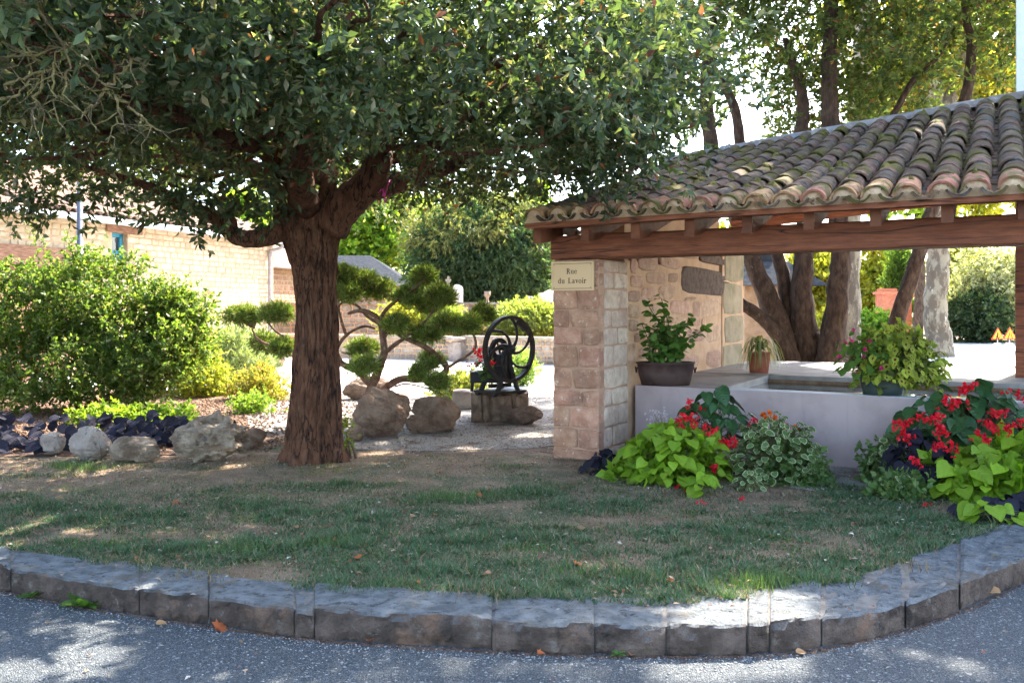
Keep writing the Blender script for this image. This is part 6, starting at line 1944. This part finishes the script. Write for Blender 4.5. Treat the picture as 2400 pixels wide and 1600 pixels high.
# ================================================================== LAWN, LITTER, SMALL THINGS
kx = np.array([tuple(ki(p)) for p in np.linspace(-900, 2900, 300)])
o_ = np.argsort(kx[:, 0]); kxs, kys = kx[o_, 0], kx[o_, 1]
r = rng(901)
N = 520000
X = -5.2 + 10.2 * r.random(N); Yv = 3.9 + 4.9 * r.random(N) ** 1.15
back = np.where(X < -2.6, 8.2, np.where(X < .9, 8.4, 7.9 - .55 * (X - .9)))
edge = np.interp(X, kxs, kys)
ok = (Yv > edge - .06 + .12 * (vnoise(np.stack([X * 6, Yv * 6, X * 0], 1), 9) - .5)) & (Yv < back) & (np.abs(X) < Yv * .66)
X, Yv, edge = X[ok], Yv[ok], edge[ok]
ppx = 1200 + X / Yv * F; ppy = HOR + CH / Yv * F
g = fnoise(np.stack([X * 1.5, Yv * 2.6, X * 0], 1), 21, 4)
g = .5 + (g - .5) * 1.25
bias = .10 * np.clip((ppx - 700) / 900, -1, 1) + .035 + .19 * np.clip((ppy - 1170) / 90, -1, 1) - .10 * np.clip((ppy - 1300) / 60, 0, 1) * (ppx < 900) - .12 * np.exp(-((ppx - 900) / 500) ** 2 - ((ppy - 1100) / 70) ** 2)
lush = g + bias
den = np.clip((lush - .40) * 4, .42, 1.0)
ok = r.random(len(X)) < den
X, Yv, lush = X[ok], Yv[ok], lush[ok]
n = len(X)
h = (.009 + .018 * np.clip((lush - .3) * 2.5, 0, 1)) * (.5 + r.random(n))
tuft = vnoise(np.stack([X * 9, Yv * 9, X * 0], 1), 33); h = h * (.6 + 1.1 * np.clip((tuft - .5) * 3, 0, 1))
a = r.random(n) * 6.28
lean = .5 + r.random(n) * 1.1
base = np.stack([X, Yv, np.full(n, -.005)], 1)
s_ = np.stack([np.cos(a + 1.57), np.sin(a + 1.57), a * 0], 1) * (.0022 + .0022 * r.random(n))[:, None]
tip = base + np.stack([np.cos(a) * lean * h, np.sin(a) * lean * h, h], 1)
V = np.stack([base - s_, base + s_, tip], 1).reshape(-1, 3)
dry = r.random(n) < np.clip(.80 - (lush - .3) * 1.7, .16, .88)
col = np.where(dry[:, None], np.array([[.27, .20, .13]]), np.array([[.062, .125, .056]])) * (.65 + .7 * r.random((n, 1)))
_putw("grass", mesh_np("grass", V, np.arange(n * 3).reshape(-1, 3), False, np.repeat(col, 3, 0)), MT['grass'], None, kind="stuff", label="short patchy half-dry grass of the lawn")
# taller tufts along the kerb and at the boulders
r = rng(905)
tf = [(1790, 1368, .07, 260, 0), (1700, 1375, .06, 140, 0), (1880, 1358, .05, 120, 0), (1050, 1170, .06, 260, 0), (1110, 1165, .05, 160, 0), (200, 1100, .07, 220, 0), (150, 1092, .06, 160, 0), (300, 1320, .04, 90, 1), (1140, 1396, .05, 90, 1), (475, 1355, .04, 90, 1), (1480, 1350, .05, 160, 0), (1330, 1345, .045, 160, 0), (930, 1370, .04, 120, 0), (560, 1290, .05, 200, 0), (2110, 1330, .05, 60, 1), (760, 1275, .045, 200, 0), (1250, 1290, .04, 160, 0), (230, 1275, .05, 80, 0)]
Vs, Cs = [], []
for (px, py, hh, m_, dr_) in tf:
    b = G(px, py)
    q = np.array(b) + np.stack([r.normal(size=m_) * .11, r.normal(size=m_) * .06, np.full(m_, 0.)], 1)
    a = r.random(m_) * 6.28; h = hh * (.5 + .8 * r.random(m_)); ln = .2 + .6 * r.random(m_)
    s_ = np.stack([np.cos(a + 1.57), np.sin(a + 1.57), a * 0], 1) * .003
    Vs.append(np.stack([q - s_, q + s_, q + np.stack([np.cos(a) * ln * h, np.sin(a) * ln * h, h], 1)], 1).reshape(-1, 3))
    c = (np.array([.24, .17, .09]) if dr_ else np.array([.10, .17, .05])) * (.6 + .8 * r.random((m_, 1)))
    Cs.append(np.repeat(c, 3, 0))
V = np.concatenate(Vs)
_putw("grass_tuft", mesh_np("grass_tuft", V, np.arange(len(V)).reshape(-1, 3), False, np.concatenate(Cs)), MT['grass'], None, kind="stuff", label="longer grass tufts along kerb and boulders")
# dry litter over lawn, gravel, bed and road edge
r = rng(907)
n = 16000
X = -5 + 9 * r.random(n); Yv = 3.4 + 8.0 * r.random(n) ** .8
edge = np.interp(X, kxs, kys)
z = np.where(Yv < edge - .33, ROAD_Z + .004, np.where(Yv < edge, .012, .012))
fe = np.interp(X, [kf(p).x for p in np.linspace(-900, 2900, 100)], [kf(p).y for p in np.linspace(-900, 2900, 100)])
z = np.where(Yv < fe - .03, ROAD_Z + .004, .016)
keep = (r.random(n) < np.where(Yv < fe, .12, np.where(Yv < edge, .25, .9))) & ~((Yv > 8.0) & (X < -2.7) & (r.random(n) < .3))
X, Yv, z = X[keep], Yv[keep], z[keep]; n = len(X)
d = nrm(np.stack([r.normal(size=n), r.normal(size=n), r.normal(size=n) * .15], 1))
up_ = np.stack([r.normal(size=n) * .25, r.normal(size=n) * .25, np.ones(n)], 1)
L = .012 + .03 * r.random(n) ** 2
col = pick_cols(n, [(.22, .14, .08, 4), (.30, .22, .15, 3), (.45, .40, .34, 1.2), (.30, .11, .05, 1)], r, .25)
_putw("leaf_litter", leaf_mesh("leaf_litter", np.stack([X, Yv, z], 1), d, L, L * .5, col, 908, nvec=up_), MT['dead'], None, kind="stuff", label="scattered dry leaf litter and bark bits")
# loose stones on the road and gravel chips
def chips(name, label, pts, sizes, mat, seed):
    r = rng(seed); n = len(pts)
    U = np.array([(1, 0, 0), (-1, 0, 0), (0, 1, 0), (0, -1, 0), (0, 0, 1), (0, 0, -.6)], float)
    T = np.array([(0, 2, 4), (2, 1, 4), (1, 3, 4), (3, 0, 4), (2, 0, 5), (1, 2, 5), (3, 1, 5), (0, 3, 5)])
    V = pts[:, None, :] + U[None] * (.6 + .8 * r.random((n, 6, 1))) * sizes[:, None, None] * np.array([1, 1, .6])
    Fc = (np.arange(n)[:, None, None] * 6 + T[None]).reshape(-1, 3)
    return _putw(name, mesh_np(name, V.reshape(-1, 3), Fc), mat, None, kind="stuff", label=label)
r = rng(911)
n = 5200
px_ = -50 + 2500 * r.random(n); off = -np.abs(r.normal(size=n)) * np.where(r.random(n) < .35, .06, .5) - .02
k_ = np.array([tuple(kf(p)) for p in px_])
pts = np.stack([k_[:, 0], k_[:, 1] + off - .012, np.full(n, ROAD_Z + .002)], 1)
chips("road_grit", "loose pale grit along the kerb on the asphalt", pts, .002 + .005 * r.random(n) ** 3, pmat("grit", (.20, .20, .195), (.36, .35, .335), 60, .9, 0), 912)
n = 3600
px_ = -50 + 2500 * r.random(n)
k_ = np.array([tuple(kf(p)) for p in px_])
pts = np.stack([k_[:, 0], k_[:, 1] - .014 - np.abs(r.normal(size=n)) * .018, np.full(n, ROAD_Z + .001)], 1)
chips("gutter_dirt", "brown dirt gathered along the kerb foot", pts, .003 + .006 * r.random(n) ** 2, MT['mulch'], 913)
n = 9000
pts = np.stack([-1.6 + 4.0 * r.random(n), 8.5 + 5.4 * r.random(n) ** 1.3, np.full(n, .003)], 1)
chips("gravel_chips", "gravel chips of the garden path", pts, .004 + .008 * r.random(n), MT['gravel'], 914)
n = 5000
pts = np.stack([2.3 + .75 * r.random(n), 6.75 + .9 * r.random(n), np.full(n, .004)], 1)
chips("gravel_chips", "grey gravel chips by the basin foot", pts, .004 + .006 * r.random(n), MT['gravel'], 915)
n = 9000
pts = np.stack([-8 + 6 * r.random(n), 8.5 + 5 * r.random(n), np.full(n, .01)], 1)
chips("bark_mulch", "bark mulch of the left bed", pts, .008 + .016 * r.random(n), MT['mulch'], 916)

r = rng(921)
n = 7000
cx_ = r.random((70, 2)) * np.array([8.5, 3.6]) + np.array([-4.5, 4.2]); k_ = r.integers(0, 70, n)
X = cx_[k_, 0] + r.normal(size=n) * .11; Yv = cx_[k_, 1] + r.normal(size=n) * .09
ed = np.interp(X, kxs, kys); bk = np.where(X < .9, 8.1, 7.5 - .55 * (X - .9)); q_ = (Yv > ed + .04) & (Yv < bk)
X, Yv = X[q_], Yv[q_]; n = len(X)
a = r.random(n) * 6.28
_putw("clover", leaf_mesh("clover", np.stack([X, Yv, .008 + .014 * r.random(n)], 1), np.stack([np.cos(a), np.sin(a), .2 * r.normal(size=n)], 1), .010 + .012 * r.random(n), .010 + .006 * r.random(n), pick_cols(n, [(.07, .15, .05, 3), (.10, .18, .06, 2), (.2, .2, .08, .6)], r), 922,
      nvec=np.stack([r.normal(size=n) * .3, r.normal(size=n) * .3, np.ones(n)], 1)), MT['leaf'], None, kind="stuff", label="clover and small weeds in the lawn")
# fallen leaves one can pick out
LOBE = [(.02, 0), (.22, .1), (.48, .08), (.36, .3), (.52, .52), (.26, .55), (.2, .78), (0, 1.0)]
DL = [lm("fallen_leaf", LOBE, [(.48, .14, .05), (.40, .11, .04)], MT['dead'], fold=.4, curl=.5), lm("fallen_leaf", OVAL, [(.34, .2, .1), (.3, .17, .08)], MT['dead'], fold=.4, curl=.6)]
def fallen(px, py, s, label, k=0, z=0.0, up=(0.1, -.3, 1), rz=0.0, grp=None):
    p = G(px, py, z) + Vector((0, 0, .012))
    d = Vector((math.cos(rz), math.sin(rz), .15))
    o = leaf_at(None, DL[k], p, d, up, s, "fallen_leaf")
    tag(o, label, "leaf", grp)
RZ = ROAD_Z
fallen(505, 1482, .085, "large orange-brown leaf standing against the kerb on the road", 0, RZ, (.1, -1, .5), 1.2)
fallen(365, 1467, .05, "small rusty leaf at the road's kerb joint on the left", 1, RZ, rz=.3)
fallen(868, 1508, .045, "small orange leaf below the long kerb block", 0, RZ, rz=2.0)
fallen(1120, 1168, .075, "tan lobed leaf lying on the lush green lawn clump", 0, rz=.5)
fallen(965, 1215, .07, "pale curled leaf on the lawn before the oak", 1, rz=1.2)
fallen(1367, 1245, .07, "pale narrow leaf lying on the right half of the lawn", 1, rz=2.2)
fallen(1350, 1328, .055, "orange leaf on the lawn near the kerb's middle", 0, rz=.9)
fallen(1480, 1124, .065, "red-orange leaf below the lime vine on the left", 0, rz=2.6)
fallen(2345, 1392, .075, "rusty leaf lying against the kerb at the right", 1, RZ + .02, (.1, -.5, 1), 2.8)
fallen(1866, 1535, .05, "rust-brown leaf on the road below the split kerb stone", 1, RZ, rz=.2)
FRG = [(1258, 1536, "tiny brown leaf scrap on the road below the middle kerb block"), (1480, 1542, "tiny brown leaf scrap on the road right of the middle sprout"), (845, 1313, "tiny brown leaf scrap on the lawn above the long kerb block"),
       (1150, 1345, "tiny tan leaf scrap near the lawn's kerb edge at centre"), (1565, 1362, "tiny tan leaf scrap on the lawn just left of the sunlit kerb patch"), (130, 1172, "tiny brown leaf scrap on the lawn below the pale boulders"),
       (1020, 1210, "tiny brown leaf scrap on the lawn below the lush clump"), (700, 1240, "tiny tan leaf scrap on the lawn straight below the oak trunk"), (420, 1180, "tiny brown leaf scrap on the lawn below the pitted rock"), (1900, 1295, "tiny tan leaf scrap on the lawn below the right bed")]
for i, (px, py, lb) in enumerate(FRG):
    fallen(px, py, .038 + .01 * (i % 3), lb, i % 2, RZ if py > 1500 else 0, rz=i * 1.3, grp="tiny leaf fragments")
PTL = [(1560, 1140, "fallen red petals at the left edge below the lime vine"), (1585, 1146, "fallen red petals below the middle of the left lime vine"), (1611, 1156, "fallen red petals at the lime vine's front trail"), (2170, 1188, "fallen red petals in front of the right lime vine"),
       (2138, 1166, "fallen red petals beside the lower right variegated sprig"), (1736, 1175, "fallen red petals in front of the left variegated bush"), (1640, 1185, "fallen red petals farthest out on the lawn below the left bed")]
for i, (px, py, lb) in enumerate(PTL):
    p = G(px, py) + Vector((0, 0, .02))
    o = put("fallen_bloom", FL_RED[i % 4], None, None, Matrix.Translation(p) @ Matrix.Scale(.4, 4)); tag(o, lb, "petals", "fallen begonia petals")
# kerb weeds
def weed(px, py, s, label, n, seed):
    p = G(px, py, ROAD_Z); r = rng(seed)
    t = thing("kerb_weed", p, label, "weed", "weeds along the kerb")
    for k in range(n):
        a = k / n * 6.28 + r.random() * .5
        leaf_at(t, LF_GRN[k % 2], p + Vector((0, 0, .008)), (math.cos(a), math.sin(a) * .8, .25 + .6 * r.random()), (0, 0, 1), s * (.6 + .6 * r.random()), w=.55)
weed(198, 1425, .13, "dandelion rosette growing at the foot of the kerb", 11, 951)
weed(75, 1402, .08, "small green weed in the kerb joint at the far left", 7, 952)
weed(1445, 1538, .045, "tiny green sprout below the middle kerb block", 5, 953)
weed(2082, 1478, .05, "tiny green sprout at the kerb on the right", 5, 954)
